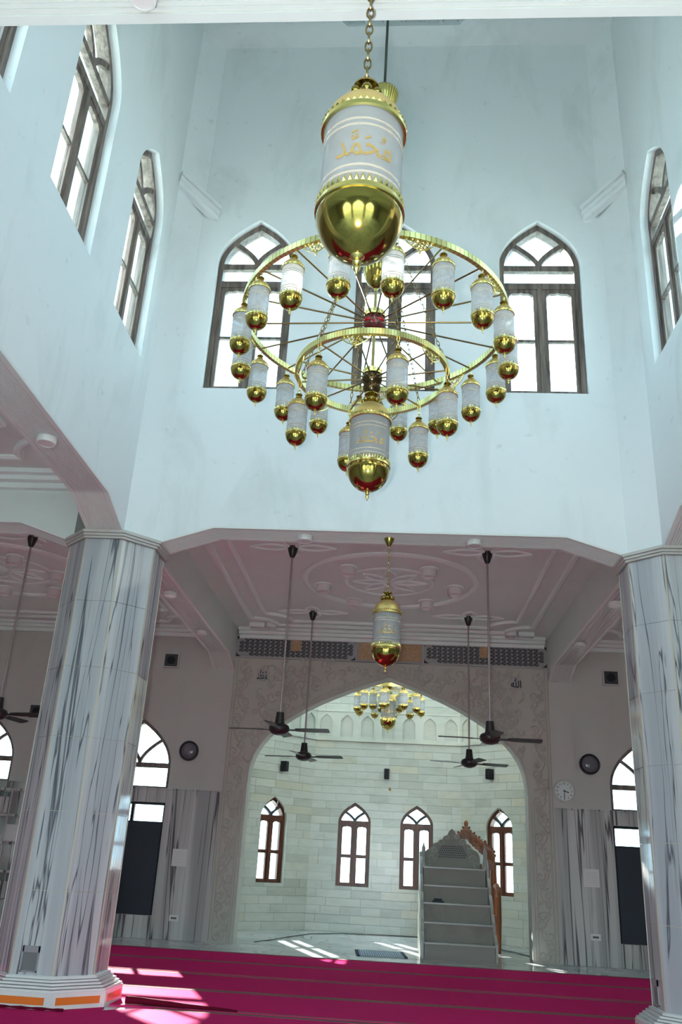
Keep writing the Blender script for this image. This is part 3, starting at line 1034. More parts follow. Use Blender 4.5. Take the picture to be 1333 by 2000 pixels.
for sx in (-1, 1):
    xj = CX + sx * 2.525
    z = .10; k = 0
    vine = []
    zz = .05
    while zz < 4.45:
        vine.append((xj + .075 * math.sin(zz * 2 * math.pi / .56), -.004, zz)); zz += .07
    rel.tube(vine, .010, 4)
    while z < 4.4:
        ph = z * 2 * math.pi / .56
        sd_ = 1 if math.sin(ph + .6) < 0 else -1
        scroll(xj + sd_ * .06, z, .075, 1.3, rnd.random() * 6, sd_, .015)
        leafpad(xj - sd_ * .02, z + .05, rnd.uniform(0, 6.28), .11, .06)
        leafpad(xj + sd_ * .05, z - .07, rnd.uniform(0, 6.28), .10, .05)
        z += .14; k += 1
    for off in (2.36, 2.40, 2.65, 2.70):
        rel.tube([(CX + sx * off, -.002, .02), (CX + sx * off, -.002, 2.3 if off < 2.5 else 4.48)], .012, 4)
    # spandrel
    for _ in range(420):
        x = CX + sx * rnd.uniform(.05, 2.30); z = rnd.uniform(2.5, 4.42)
        if z < arch_op.hi(x) + .10: continue
        if rnd.random() < .55: scroll(x, z, rnd.uniform(.05, .11), rnd.uniform(.6, 1.4), rnd.random() * 6.28, rnd.choice((-1, 1)), .016)
        else: leafpad(x, z, rnd.random() * 6.28, rnd.uniform(.10, .2), rnd.uniform(.05, .08))
rel.tube([(p[0], -.004, p[1] + .04) for p in arch_op.pts], .014, 5)
rel.tube([(p[0], -.002, p[1] + .10) for p in arch_op.pts[1:-1]], .009, 5)
ro = obj('floral_relief', rel, M['carved'], sur, smooth=50)
ro['kind'] = 'stuff'

# frieze of name panels above the arch
def text_mesh(body, size, extrude, name, mat, off=0.0):
    cu = bpy.data.curves.new(name, 'FONT'); cu.body = body; cu.size = size; cu.extrude = extrude; cu.resolution_u = 3; cu.offset = off
    to = bpy.data.objects.new(name, cu); COL.objects.link(to)
    bpy.context.view_layer.update()
    dg = bpy.context.evaluated_depsgraph_get()
    me = bpy.data.meshes.new_from_object(to.evaluated_get(dg))
    bpy.data.objects.remove(to); bpy.data.curves.remove(cu)
    xs = [v.co.x for v in me.vertices]; ys = [v.co.y for v in me.vertices]
    cx_, cy_ = (min(xs) + max(xs)) / 2, (min(ys) + max(ys)) / 2
    for v in me.vertices: v.co.x -= cx_; v.co.y -= cy_
    me.name = name
    me.materials.clear(); me.materials.append(mat)
    return me, max(xs) - min(xs), max(ys) - min(ys)

ZF0, ZF1 = 4.505, 4.90
medal_me = mesh_of('medallion', MB().prism([(.047 * math.cos(R(22.5 + 45 * k)), .036 * math.sin(R(22.5 + 45 * k))) for k in range(8)], -.004, 0)); medal_me.materials.append(M['medal'])
def name_board(x0, x1, label):
    r = empty('name_board', ((x0 + x1) / 2, YW - .06, (ZF0 + ZF1) / 2))
    wdt, h = x1 - x0, ZF1 - ZF0
    obj('board', MB().box(-wdt / 2, wdt / 2, 0, .06, -h / 2, h / 2), M['printboard'], r)
    fr = MB()
    for (a, b, c_, d_) in ((-wdt / 2, wdt / 2, h / 2 - .012, h / 2), (-wdt / 2, wdt / 2, -h / 2, -h / 2 + .012), (-wdt / 2, -wdt / 2 + .012, -h / 2, h / 2), (wdt / 2 - .012, wdt / 2, -h / 2, h / 2)):
        fr.box(a, b, -.012, 0, c_, d_)
    obj('edge_frame', fr, M['frame'], r)
    for sx in (-1, 1):
        for sz in (-1, 1):
            co = MB()
            px, pz = sx * (wdt / 2 - .018), sz * (h / 2 - .018)
            co.prism([(px, pz), (px - sx * .085, pz), (px - sx * .05, pz - sz * .02), (px - sx * .02, pz - sz * .04), (px, pz - sz * .07)], -.006, 0)
            obj('corner_print', co, M['ink'], r)
    nx, nz = 22, 5
    px, pz = (wdt - .12) / nx, (h - .07) / nz
    for i in range(nx):
        for j in range(nz):
            if i in (0, nx - 1) and j in (0, nz - 1): continue
            if i in (10, 11) and j >= 2: continue
            if i == 1 and j == 0: continue
            o = obj('medallion', medal_me, None, r, (-wdt / 2 + .06 + px * (i + .5), -.001, -h / 2 + .035 + pz * (j + .5)))
    obj('script_square', MB().box(-.085, .085, -.006, 0, -.05, h / 2 - .03), M['goldprint'], r)
    tag(r, label, 'sign', 'printed boards of names above the arch')
name_board(AX0 + .02, CX - .58, 'printed board with rows of dark medallions, left of gold script')
name_board(CX + .58, AX1 - .02, 'printed board with rows of dark medallions, right of gold script')
r = empty('script_board', (CX, YW - .06, (ZF0 + ZF1) / 2))
obj('board', MB().box(-.57, .57, 0, .058, -.195, .195), M['printboard'], r)
obj('script_print', MB().box(-.545, .545, -.006, 0, -.16, .16), M['goldprint'], r)
tag(r, 'gold brown script board above the tip of the great arch', 'sign')

def emblem(x, z, body, size, label):
    r = empty('calligraphy_plaque', (x, YS - .012, z))
    obj('plate', MB().box(-.10, .10, 0, .012, -.10, .10), plain('plaque plate', (0.46, 0.42, 0.41), 0.5), r)
    me, wx, wy = text_mesh(body, size, .004, 'script', M['ink'], .004)
    for v in me.vertices:
        v.co = Vector((v.co.x * .18 / wx, -v.co.z - .002, v.co.y * .17 / wy))
    obj('script', me, None, r)
    tag(r, label, 'plaque')
emblem(-2.34, 4.215, '\uFDF4', .2, 'small black calligraphy plaque on the carved stone, left of the arch')
emblem(2.03, 4.245, '\uFDF2', .2, 'small black calligraphy plaque on the carved stone, right of the arch')

# ------------------------------------------------------------------ other hall walls
def hall_wall(name, label, origin, rot, length, us, labs):
    fr = Frame2(origin, rot)
    ops = [Op(u, .56, 2.255, 2.62, 3.385) for u in us]
    tag(obj(name, wall_mb(0, length, 0, ZC + .1, .30, ops), M['cream'], None, fr.at(0, 0, 0), rot), label, 'wall', None, 'structure')
    for o in ops: portal(fr, o, .33)
    for i, o in enumerate(ops[:len(us)]):
        put_window(lun, used_l, fr, o, labs % ('upper', i + 1), 'side aisle windows')
LY = YW - HY0
hall_wall('wall_left', 'plaster side wall of the left aisle', (HX0, HY0), R(90), LY, [], '%s window of the left side wall, number %d from the entrance')
hall_wall('wall_right', 'plaster side wall of the right aisle', (HX1, YW), R(-90), LY, [], '%s window of the right side wall, number %d from the arch wall')
# unseen front wall; three wide openings added to let daylight into the hall
frf = Frame2((HX1, HY0), R(180))
d_ops = [Op(u, 1.5, 0, 2.9, 4.1) for u in (5.2, 8.76, 12.3)]
tag(obj('wall_front', wall_mb(-.3, HX1 - HX0 + .3, 0, ZC + .1, .30, d_ops), M['cream'], None, frf.at(0, 0, 0), R(180)), 'plaster wall behind the camera with openings added for daylight', 'wall', None, 'structure')
for o in d_ops: portal(frf, o, .33)

# ------------------------------------------------------------------ apse
YA = 18.6
FW = 3.1
XA0, XA1 = CX - .02 - FW / 2, CX - .02 + FW / 2
q = FW / math.sqrt(2)
FS = 2.0
qs = FS / math.sqrt(2)
faces = [('wall_apse_back', 'pale marble tiled back wall of the apse', (XA0, YA), 0.0, FW),
         ('wall_apse_left', 'pale marble tiled angled wall on the left of the apse', (XA0 - qs, YA - qs), R(45), FS),
         ('wall_apse_right', 'pale marble tiled angled wall on the right of the apse', (XA1, YA), R(-45), FS),
         ('wall_apse_left_return', 'marble side wall of the apse hidden behind the left jamb', (XA0 - qs, YW + .28), R(90), YA - qs - YW - .28),
         ('wall_apse_right_return', 'marble side wall of the apse hidden behind the right jamb', (XA1 + qs, YA - qs), R(-90), YA - qs - YW - .28)]
AW, ASILL, ASPR, AAPX = .335, .83, 2.03, 2.43
apse_win = make_window(AW, ASILL, ASPR, AAPX, M['redwood'], False, .06)
backlit_tr = plain('dark grey tracery paint', (0.05, 0.06, 0.07), 0.5)  # darkness of bars seen against the light, put into the colour
for chd in apse_win.children:
    if chd.name.startswith('tracery'):
        chd.data.materials.clear(); chd.data.materials.append(backlit_tr)
used_a = [False]
alab = {0: ['dark wood pointed window in the apse, left of its middle', 'dark wood pointed window in the apse, partly behind the pulpit'],
        1: ['leftmost dark wood pointed window showing in the apse'],
        2: ['rightmost dark wood pointed window, beside the carved wooden throne']}
NB0, NB1 = 3.66, 4.30
ZA = 7.2
TT = .025
tile_cache = {}
def tile_obj(parent, u0, u1, z0, z1, ops):
    g = .0022
    hit = [o for o in ops if o.u - o.w < u1 and o.u + o.w > u0 and o.sill < z1 and o.apex > z0]
    if not hit:
        key = (round(u1 - u0, 3), round(z1 - z0, 3))
        if key not in tile_cache:
            me = mesh_of('marble_tile', MB().box(g, key[0] - g, 0, TT, g, key[1] - g)); me.materials.append(M['tile'])
            tile_cache[key] = me
        obj('marble_tile', tile_cache[key], None, parent, (u0, -TT, z0)); return
    if len(hit) > 1:
        um = (hit[0].u + hit[1].u) / 2
        tile_obj(parent, u0, um, z0, z1, ops); tile_obj(parent, um, u1, z0, z1, ops); return
    o = hit[0]
    zs = sorted({z0 + g, z1 - g} | {z for _, z in o.pts if z0 + g < z < z1 - g} | ({o.sill} if z0 + g < o.sill < z1 - g else set()))
    # piece under the sill across the opening
    if z0 < o.sill < z1:
        a, b = max(u0, o.u - o.w), min(u1, o.u + o.w)
        if b - a > .02 and o.sill - z0 > .01:
            obj('marble_tile', MB().box(a + g, b - g, -TT, 0, z0 + g, o.sill), M['tile'], parent)
        z0b = o.sill
    else: z0b = z0
    def edge(z):
        if z <= o.spring: return o.w
        if z >= o.apex: return 0.0
        P = o.pts[len(o.pts) // 2:]
        for p, q2 in zip(P, P[1:]):
            if q2[1] <= z <= p[1]:
                f = (z - q2[1]) / (p[1] - q2[1] + 1e-9); return (q2[0] + (p[0] - q2[0]) * f) - o.u
        return 0.0
    zz = [z for z in zs if z >= z0b - 1e-9]
    if not zz or zz[-1] - zz[0] < .01: zz = []
    if z0b > z0 and zz:  # flanks below sill level join the rest
        zz = [z0 + g] + zz
    for sgn in (-1, 1):
        if not zz: continue
        lim = u0 + g if sgn < 0 else u1 - g
        inner = []
        for z in zz:
            x = o.u + sgn * edge(z)
            x = max(x, u0 + g) if sgn > 0 else min(x, u1 - g)
            inner.append((x, z))
        if all((lim - p[0]) * sgn < .008 for p in inner): continue
        inner = [(min(p[0], lim) if sgn > 0 else max(p[0], lim), p[1]) for p in inner]
        L = [(lim, p[1]) for p in inner]
        obj('marble_tile', MB().strip(L, inner, -TT, 0), M['tile'], parent)

rt = random.Random(11)
for fi, (nm, lb, org, rot, ln) in enumerate(faces):
    fr = Frame2(org, rot)
    ops = []
    if fi < 3:
        ops = [Op(u_, AW, ASILL, ASPR, AAPX) for u_ in ((ln / 2 - .64, ln / 2 + .64) if fi == 0 else (ln - .97,) if fi == 1 else (.97,))]
    hi_ops = [Op(ln / 2 + dx, .58, 5.15, 6.35, 7.05) for dx in ((-.7, .7) if ln > 2.2 else (0,))]
    wo = tag(obj(nm, wall_mb(-.25, ln + .25, 0, ZA, .30, ops + hi_ops), M['grout'] if fi < 3 else M['tile'], None, fr.at(0, 0, 0), rot), lb, 'wall', None, 'structure')
    for i, o in enumerate(ops):
        put_window(apse_win, used_a, fr, o, alab[fi][i], 'pointed wooden windows of the apse')
        portal(fr, o, .33)
    for o in hi_ops: portal(fr, o, .33)
    if fi >= 3: continue
    # courses of tiles
    ch_ = NB0 / 24
    for j in range(24):
        z = j * ch_; u = 0.0
        u2 = rt.choice((.2, .3, .4, .5))
        while u < ln - 1e-6:
            if ln - u2 < .14: u2 = ln
            tile_obj(wo, u, u2, z, z + ch_, ops)
            u = u2; u2 = min(ln, u + rt.choice((.4, .5, .6, .7)))
    # niche band
    nnb = round(ln / .443)
    nb = wall_mb(0, ln, NB0 + .03, NB1 - .03, .05, [Op(ln * (k + .5) / nnb, .135, NB0 + .09, NB1 - .26, NB1 - .09, 2.13, 5) for k in range(nnb)], -.05)
    obj('niche_band', nb, M['tile'], wo)
    obj('niche_back', MB().box(0, ln, -.008, -.002, NB0 + .03, NB1 - .03), M['tile'], wo)
    for z in (NB0, NB1 - .03):
        obj('string_course', MB().box(0, ln, -.07, 0, z, z + .03), M['tile'], wo)
    for j in range(9):
        z = NB1 + j * ch_; u = 0.0
        u2 = rt.choice((.2, .3, .4, .5))
        while u < ln - 1e-6:
            if ln - u2 < .14: u2 = ln
            tile_obj(wo, u, u2, z, z + ch_, [])
            u = u2; u2 = min(ln, u + rt.choice((.4, .5, .6, .7)))
tag(obj('ceiling_apse', MB().box(XA0 - qs - .4, XA1 + qs + .4, YW + .02, YA + .4, ZA, ZA + .2), M['white']), 'pale ceiling of the apse', 'ceiling', None, 'structure')
tag(obj('wall_apse_front', MB().box(XA0 - qs - .4, XA1 + qs + .4, YW + .02, YW + .3, ZC + .05, ZA), M['white']), 'wall over the great arch inside the apse', 'wall', None, 'structure')

# ------------------------------------------------------------------ carpets
ys = [13.37, 12.12, 10.82, 9.57, 8.35, 7.1, 5.85, 4.6]  # carpet stops short out of view so bare floor bounces neutral light
ordn = ['first', 'second', 'third', 'fourth', 'fifth', 'sixth', 'seventh', 'eighth', 'ninth', 'tenth', 'eleventh', 'twelfth', 'thirteenth']
COLS = [(CLX, CBY), (CRX, CBY), (CLX, CFY), (CRX, CFY)]
def notch(cx, cy, a, b, top):
    """octagon of a plinth clipped to the strip a..b, as a chain running in +x"""
    P = ngon(8, AP + .150, cx, cy)
    yl = b if top else a
    pts = []
    for i in range(8):
        p, q2 = P[i], P[(i + 1) % 8]
        for r_ in (p,):
            if (r_[1] < yl if top else r_[1] > yl): pts.append(r_)
        if (p[1] - yl) * (q2[1] - yl) < 0:
            f = (yl - p[1]) / (q2[1] - p[1]); pts.append((p[0] + (q2[0] - p[0]) * f, yl))
    on = sorted([p for p in pts if abs(p[1] - yl) < 1e-6]); inside = sorted([p for p in pts if abs(p[1] - yl) >= 1e-6])
    if len(on) < 2: return []
    # order the chain by angle around the centre
    lo, hi = on[0], on[-1]
    ch2 = sorted(inside, key=lambda p: math.atan2((p[1] - cy), (p[0] - cx)), reverse=not top)
    if top: ch2 = sorted(inside, key=lambda p: math.atan2(-(cy - p[1]) - 1e-9, p[0] - cx))
    return [lo] + ch2 + [hi]
for k in range(len(ys) - 1):
    a, b = ys[k + 1], ys[k]
    r = empty('carpet_strip', (0, a, 0))
    zt = .012 + .003 * (k % 2)
    bot = [(HX0, a)]; top_ = [(HX0, b - .004)]
    cut_t = []; cut_b = []
    for (cx, cy) in sorted(COLS):
        R_ = AP + .150
        if a < cy + R_ and a > cy - R_:
            c2 = notch(cx, cy, a, b, False); bot += c2
            if c2: cut_b.append((cx - R_ - .06, cx + R_ + .06))
        if b < cy + R_ and b > cy - R_:
            c2 = notch(cx, cy, a, b - .004, True)
            if k == 4 and cx < 0:     # a bare wedge of floor beside the left column
                c2 = c2[:-1] + [(-2.42, 8.02), (-2.02, b - .004)]
            top_ += c2
            if c2: cut_t.append((cx - R_ - .06, cx + R_ + (.42 if cx < 0 and k == 4 else .06)))
    bot.append((HX1, a)); top_.append((HX1, b - .004))
    obj('pile', MB().prism([(x, y - a) for x, y in bot + top_[::-1]], 0, zt, 'xy'), M['carpet'], r)
    def bands(y0_, y1_, cuts):
        x = HX0
        for c0, c1 in cuts + [(HX1, HX1)]:
            obj('stripe', MB().box(x, c0, y0_, y1_, zt - .004, zt + .002), M['stripe'], r); x = c1
    bands(b - a - .11, b - a - .03, cut_t)
    bands(.02, .055, cut_b)
    tag(r, '%s magenta carpet strip counted from the arch wall' % ordn[k], 'carpet', 'magenta carpet strips')
# a ruck lifted at the edge of a strip, right of the left column
ruck = []
for i in range(15):
    t = i / 14
    ruck.append((-2.30 + 1.0 * t, 8.40 - .05 * t + .01 * math.sin(9 * t), .020 + .03 * (1 - .8 * t)))
tag(obj('carpet_ruck', MB().tube(ruck, .02, 6, rs=[.03 * (1 - .8 * i / 14) + .004 for i in range(15)]), M['maroon'], smooth=60), 'dark lifted carpet edge beside the left column base', 'carpet edge')
rk2 = [(-3.55 + .9 * i / 20, 7.825 + .004 * math.sin(i * 2.3), .026) for i in range(21)]
tag(obj('carpet_fringe', MB().tube(rk2, .02, 6, rs=[.010 + .003 * math.sin(i * 1.7) for i in range(21)]), M['maroon'], smooth=60), 'frayed dark red carpet edge along the left column plinth', 'carpet edge')

# ------------------------------------------------------------------ prayer rug and cable in the apse
r = empty('prayer_rug', (-.14, 14.55, 0), R(4))
obj('field', MB().box(-.33, .33, -.42, .42, 0, .010), M['rug'], r)
obj('border', MB().box(-.38, -.33, -.44, .44, 0, .011).box(.33, .38, -.44, .44, 0, .011), M['rugnavy'], r)
obj('edge_band', MB().box(-.33, .33, -.46, -.42, 0, .011).box(-.33, .33, .42, .46, 0, .011), M['rugpale'], r)
tag(r, 'small blue patterned prayer rug on the marble floor', 'rug')
tag(obj('floor_cable', MB().tube([(1.62, 16.4, .008), (1.85, 16.8, .008), (2.1, 16.3, .008), (2.35, 15.5, .008), (2.3, 15.1, .008)], .007, 6), M['cable'], smooth=60), 'thin black cable on the floor beside the wooden throne', 'cable')
tag(obj('floor_cable', MB().tube([(-2.2, 15.25, .006), (-2.0, 15.8, .006), (-1.8, 16.6, .006), (-1.5, 17.6, .006), (-.9, 18.2, .006), (.6, 18.45, .006)], .006, 6), M['cable'], smooth=60), 'thin dark cable along the foot of the apse wall', 'cable')

# ------------------------------------------------------------------ pulpit (minbar)
MX0, MX1, MY = .49, 1.53, 13.86
pul = empty('stepped_pulpit', ((MX0 + MX1) / 2, MY, 0))
hw = (MX1 - MX0) / 2
obj('base_slab', MB().box(-hw - .03, hw + .03, -.03, 1.87, 0, .035), M['minbar'], pul)
tops = [.255, .51, .765, 1.01, 1.275]
run = .28
for k in range(5):
    zb_ = 0 if k == 0 else tops[k - 1]
    hwk = hw - .006 * k
    st = obj('step', MB().box(-hwk, hwk, run * k, 1.85, zb_ + (.035 if k == 0 else 0), tops[k] - .022), M['minbar'], pul)
    obj('nosing', MB().box(-hwk, hwk, run * k - .018, 1.85 if k == 4 else run * (k + 1) + .02, tops[k] - .022, tops[k]), M['nosing'], st)
    if k: obj('joint', MB().box(-hwk + .05, hwk - .05, run * k - .003, run * k, zb_ + .03, zb_ + .04), M['minbar'], st)
# side cheeks with a wavy carved edge
for sx in (-1, 1):
    prof = [(0, 0.035)]
    edge = [(-.0, .27)]
    for k in range(5):
        y0_, z0_ = run * k, tops[k]
        edge += [(y0_ + .03, z0_ + .04), (y0_ + .10, z0_ + .09), (y0_ + .17, z0_ + .13), (y0_ + .24, z0_ + .15), (y0_ + .27, z0_ + .24)]
    poly = [(0, .035)] + edge[:-1] + [(1.40, 1.50), (1.85, 1.50), (1.85, .035)]
    x = sx * (hw + .012)
    obj('side_cheek', MB().prism(poly, x - .022, x + .022, 'yz'), M['nosing'], pul)
    fin = MB(); px = sx * (hw - .02)
    fin.lathe([(0, 1.275), (.03, 1.275), (.034, 1.31), (.026, 1.33), (.024, 1.48), (.034, 1.50), (.03, 1.56), (.012, 1.60), (.008, 1.63), (0, 1.65)], 10, px, 1.16)
    obj('post', fin, M['nosing'], pul, smooth=40)
# pierced carved back panel
def lobed(hwid, h, zb_):
    pts = []
    L = [(-1, 0), (-1, .26), (-.97, .36), (-.90, .43), (-.80, .47), (-.70, .53), (-.66, .60), (-.52, .62), (-.46, .70), (-.34, .72), (-.28, .80), (-.16, .84), (-.10, .93), (0, 1.0)]
    pts = [(x * hwid, zb_ + z * h) for x, z in L]
    return pts + [(-x, z) for x, z in pts[-2::-1]]
back = MB()
bp_ = lobed(.47, .62, 1.275)
back.prism(bp_, 1.74, 1.79)
obj('back_panel', back, M['minbar'], pul)
lat = MB()
for i in range(-6, 7):
    for j in range(6):
        x, z = i * .036 + (.018 if j % 2 else 0), 1.44 + j * .034
        if abs(x) + (z - 1.44) * .6 > .28: continue
        lat.box(x - .010, x + .010, 1.733, 1.741, z - .009, z + .009)
obj('lattice_hole_shade', lat, M['ink'], pul)['kind'] = 'stuff'  # dark pads put the shade of the piercings onto the solid panel
sc = MB()
for sx in (-1, 1):
    for (x, z, rr) in ((.34, 1.42, .07), (.30, 1.55, .05), (.18, 1.68, .06), (.08, 1.76, .045), (.40, 1.33, .045)):
        pts = []
        for i in range(14):
            t = i / 13; a = sx * t * 8
            pts.append((sx * x + rr * (1 - .8 * t) * math.cos(a), 1.737, z + rr * (1 - .8 * t) * math.sin(a)))
        sc.tube(pts, .009, 4)
obj('scrollwork', sc, M['nosing'], pul, smooth=50)['kind'] = 'stuff'
tag(pul, 'grey marble stepped pulpit with pierced carved back panel', 'pulpit')
bk = empty('folded_cloth', (.72, MY + run * 3 - .15, tops[2] + .001), R(8))
obj('lower_fold', MB().prism([(-.08, -.06), (.09, -.05), (.10, .05), (-.07, .06)], 0, .025, 'xy'), plain('dark slate cloth', (0.045, 0.05, 0.065), 0.8), bk)
obj('upper_fold', MB().prism([(-.06, -.04), (.06, -.045), (.065, .03), (-.05, .045)], .025, .055, 'xy'), plain('darker slate cloth', (0.03, 0.032, 0.04), 0.8), bk)
tag(bk, 'small dark folded cloth lying on a pulpit step', 'cloth')

# carved wooden throne behind the pulpit
th = empty('carved_throne', (1.31, 16.32, 0))
crest = lobed(.50, .66, 1.33)
inner = [(x * .62, 1.33 + (z - 1.33) * .66) for x, z in crest]
cm = MB(); cm.strip(crest, inner, -.03, .03)
obj('crest', cm, M['carvedwood'], th)
orn = MB()
for i, (x, z) in enumerate(crest[1:-1]):
    mx, mz = x * .82, 1.33 + (z - 1.33) * .83
    pts = []
    for k in range(12):
        t = k / 11; a = (1 if x > 0 else -1) * t * 7 + i
        pts.append((mx + .055 * (1 - .8 * t) * math.cos(a), -.04, mz + .055 * (1 - .8 * t) * math.sin(a)))
    orn.tube(pts, .012, 5)
    orn.ball((x, -.01, z + .01), .026, 8, 5)
orn.ball((0, 0, 2.02), .04, 10, 6, 1.5)
obj('crest_carving', orn, M['carvedwood'], th, smooth=50)
for sx in (-1, 1):
    lg = MB()
    path = [(sx * .50, 0, 0), (sx * .50, 0, .45), (sx * .49, -.02, .8), (sx * .47, 0, 1.1), (sx * .47, 0, 1.36)]
    lg.tube(path, .05, 8, rs=[.04, .045, .07, .06, .055])
    obj('post', lg, M['carvedwood'], th, smooth=60)
    ar = MB().tube([(sx * .49, 0, 1.0), (sx * .50, -.25, 1.03), (sx * .50, -.42, .98), (sx * .50, -.46, .85)], .045, 8)
    obj('armrest', ar, M['carvedwood'], th, smooth=60)
    obj('front_leg', MB().tube([(sx * .50, -.42, 0), (sx * .50, -.42, .5), (sx * .50, -.44, .92)], .04, 8, rs=[.03, .05, .045]), M['carvedwood'], th, smooth=60)
obj('seat', MB().box(-.48, .48, -.46, .05, .46, .56), M['carvedwood'], th)
obj('top_rail', MB().box(-.50, .50, -.05, .05, 1.28, 1.36), M['carvedwood'], th)
tag(th, 'carved orange brown wooden throne behind the marble pulpit', 'chair')

# ------------------------------------------------------------------ loudspeakers, hook
def spk(x, y, z, rot, label):
    r = empty('loudspeaker', (x, y, z), rot)
    obj('cabinet', MB().prism([(-.055, 0), (.055, 0), (.045, -.13), (-.045, -.13)], -.10, .10, 'xy'), M['black'], r)
    obj('grille', MB().box(-.045, .045, -.136, -.128, -.09, .09), M['black'], r)
    obj('bracket', MB().box(-.015, .015, 0, .05, -.03, .03), M['black'], r)
    tag(r, label, 'loudspeaker', 'black loudspeakers on the apse wall')
spk(-2.30, 17.94, 3.02, R(45) + R(20), 'black loudspeaker on the apse wall, leftmost of three')
spk(-.16, YA - .05, 3.02, 0, 'black loudspeaker in the middle of the apse wall')
spk(1.97, 18.0, 3.06, R(-45) - R(12), 'black loudspeaker on the apse wall, rightmost of three')
hk = empty('wall_hook', (-.085, YA - .025, 2.72))
obj('plate', MB().lathe([(0, 0), (.03, 0), (.03, .01), (0, .01)], 12), M['goldrod'], hk).rotation_euler = (R(90), 0, 0)
obj('hook', MB().tube([(0, -.01, 0), (0, -.04, -.005), (0, -.055, .02), (0, -.05, .04)], .008, 6), M['goldrod'], hk, smooth=60)
tag(hk, 'small brass hook below the middle loudspeaker', 'hook')

# ------------------------------------------------------------------ wall things on the arch wall
def round_lamp(x, z, label):
    r = empty('wall_lamp', (x, YW, z))
    rim = MB().lathe([(.135, 0), (.165, .0), (.165, .05), (.15, .065), (.135, .055)], 28, closed=True)
    o = obj('rim', rim, M['blackrim'], r, smooth=40); o.rotation_euler = (R(90), 0, 0)
    o = obj('lens', MB().lathe([(.14, .02), (.12, .05), (.06, .07), (0, .075)], 28), M['smoked'], r, smooth=60); o.rotation_euler = (R(90), 0, 0)
    tag(r, label, 'wall lamp', 'round black rimmed wall lamps')
round_lamp(-3.487, 2.877, 'round black rimmed wall lamp left of the great arch')
round_lamp(3.20, 2.96, 'round black rimmed wall lamp right of the great arch')
def vent(x, z, label):
    r = empty('speaker_grille', (x, YW, z))
    obj('housing', MB().box(-.14, .14, -.05, 0, -.13, .13), M['frame'], r)
    g = MB()
    for k in range(7): g.box(-.11, .11, -.058, -.048, -.10 + k * .03, -.088 + k * .03)
    obj('slats', g, M['black'], r)
    obj('cone', MB().lathe([(0, .0), (.07, .0), (.075, .006), (0, .008)], 16), M['black'], r, (0, -.05, 0)).rotation_euler = (R(90), 0, 0)
    obj('mesh_plate', MB().box(-.115, .115, -.053, -.045, -.108, .108), M['grille'], r)
    tag(r, label, 'speaker', 'square wall speakers')
vent(-3.985, 4.41, 'square dark wall speaker high on the left of the arch wall')
vent(3.64, 4.40, 'square dark wall speaker high on the right of the arch wall')
vent(-6.25, 3.42, 'dark wall box at the tip of the left fan blade')
ck = empty('wall_clock', (2.757, YW - .06, 2.515))
o = obj('rim', MB().lathe([(.150, 0), (.178, 0), (.178, .03), (.165, .045), (.150, .035)], 32, closed=True), M['clockrim'], ck, smooth=40); o.rotation_euler = (R(90), 0, 0)
o = obj('face', MB().lathe([(0, .022), (.155, .022), (.155, .0), (0, 0)], 32), M['clockface'], ck); o.rotation_euler = (R(90), 0, 0)
for k in range(12):
    a = R(90 - 30 * (k + 1))
    me, wx, wy = text_mesh(str(k + 1), .05, .002, 'numeral', M['ink'])
    for v in me.vertices: v.co = Vector((v.co.x, -v.co.z, v.co.y))
    obj('numeral', me, None, ck, (.118 * math.cos(a), -.025, .118 * math.sin(a)))
def hand(ang, L, wd):
    m_ = MB().box(-wd / 2, wd / 2, -.031, -.027, -.02, L)
    o = obj('hand', m_, M['ink'], ck); o.rotation_euler = (0, R(ang), 0)
hand(108, .075, .014); hand(182, .11, .010)
tag(ck, 'round white wall clock with black numerals beside the arch', 'clock')
def notice(x, z, wdt, h, label):
    r = empty('paper_notice', (x, YW - .045, z))
    obj('sheet', MB().box(-wdt / 2, wdt / 2, -.003, 0, -h / 2, h / 2), M['paper'], r)
    ln = MB()
    for k in range(5): ln.box(-wdt * .36, wdt * .36, -.004, -.003, h * .3 - k * h * .14, h * .3 - k * h * .14 + .006)
    obj('print_lines', ln, plain('faint print', (0.60, 0.58, 0.56), 0.7), r)
    tag(r, label, 'notice', 'paper notices on the marble dado')
notice(-3.436, 1.20, .24, .26, 'pale paper notice on the marble beside the left window')
notice(3.121, 1.235, .24, .26, 'pale paper notice on the marble beside the right window')
def switch(x, z, label):
    r = empty('switch_plate', (x, YW - .045, z))
    obj('plate', MB().box(-.075, .075, -.012, 0, -.045, .045), M['paper'], r)
    obj('rocker', MB().box(-.045, .045, -.016, -.012, -.014, .012), M['grille'], r)
    tag(r, label, 'switch', 'white switch plates low on the dado')
switch(-3.415, .318, 'white switch plate low on the left marble dado')
switch(3.133, .405, 'white switch plate low on the right marble dado')
# marble shelf rack standing at the left of the arch wall
rk = empty('shelf_rack', (-6.42, YW - .20, 0))
mbk = MB()
for z in (0, .42, .84, 1.26, 1.68, 2.08): mbk.box(-.42, .42, -.16, .16, z, z + .04)
for x in (-.42, -.14, .14, .40): mbk.box(x, x + .025, -.16, .16, 0, 2.12)
mbk.box(-.42, .42, .14, .16, 0, 2.12)
obj('frame', mbk, M['dado'], rk)
for i in range(3):
    for j in range(5):
        if (i + j) % 2: obj('block', MB().box(-.39 + i * .28, -.16 + i * .28, -.17, .1, .05 + .42 * j, .30 + .42 * j), M['plinth' if (i * j) % 3 == 0 else 'dado'], rk)
tag(rk, 'grey marble block rack at the far left behind the column', 'shelf')

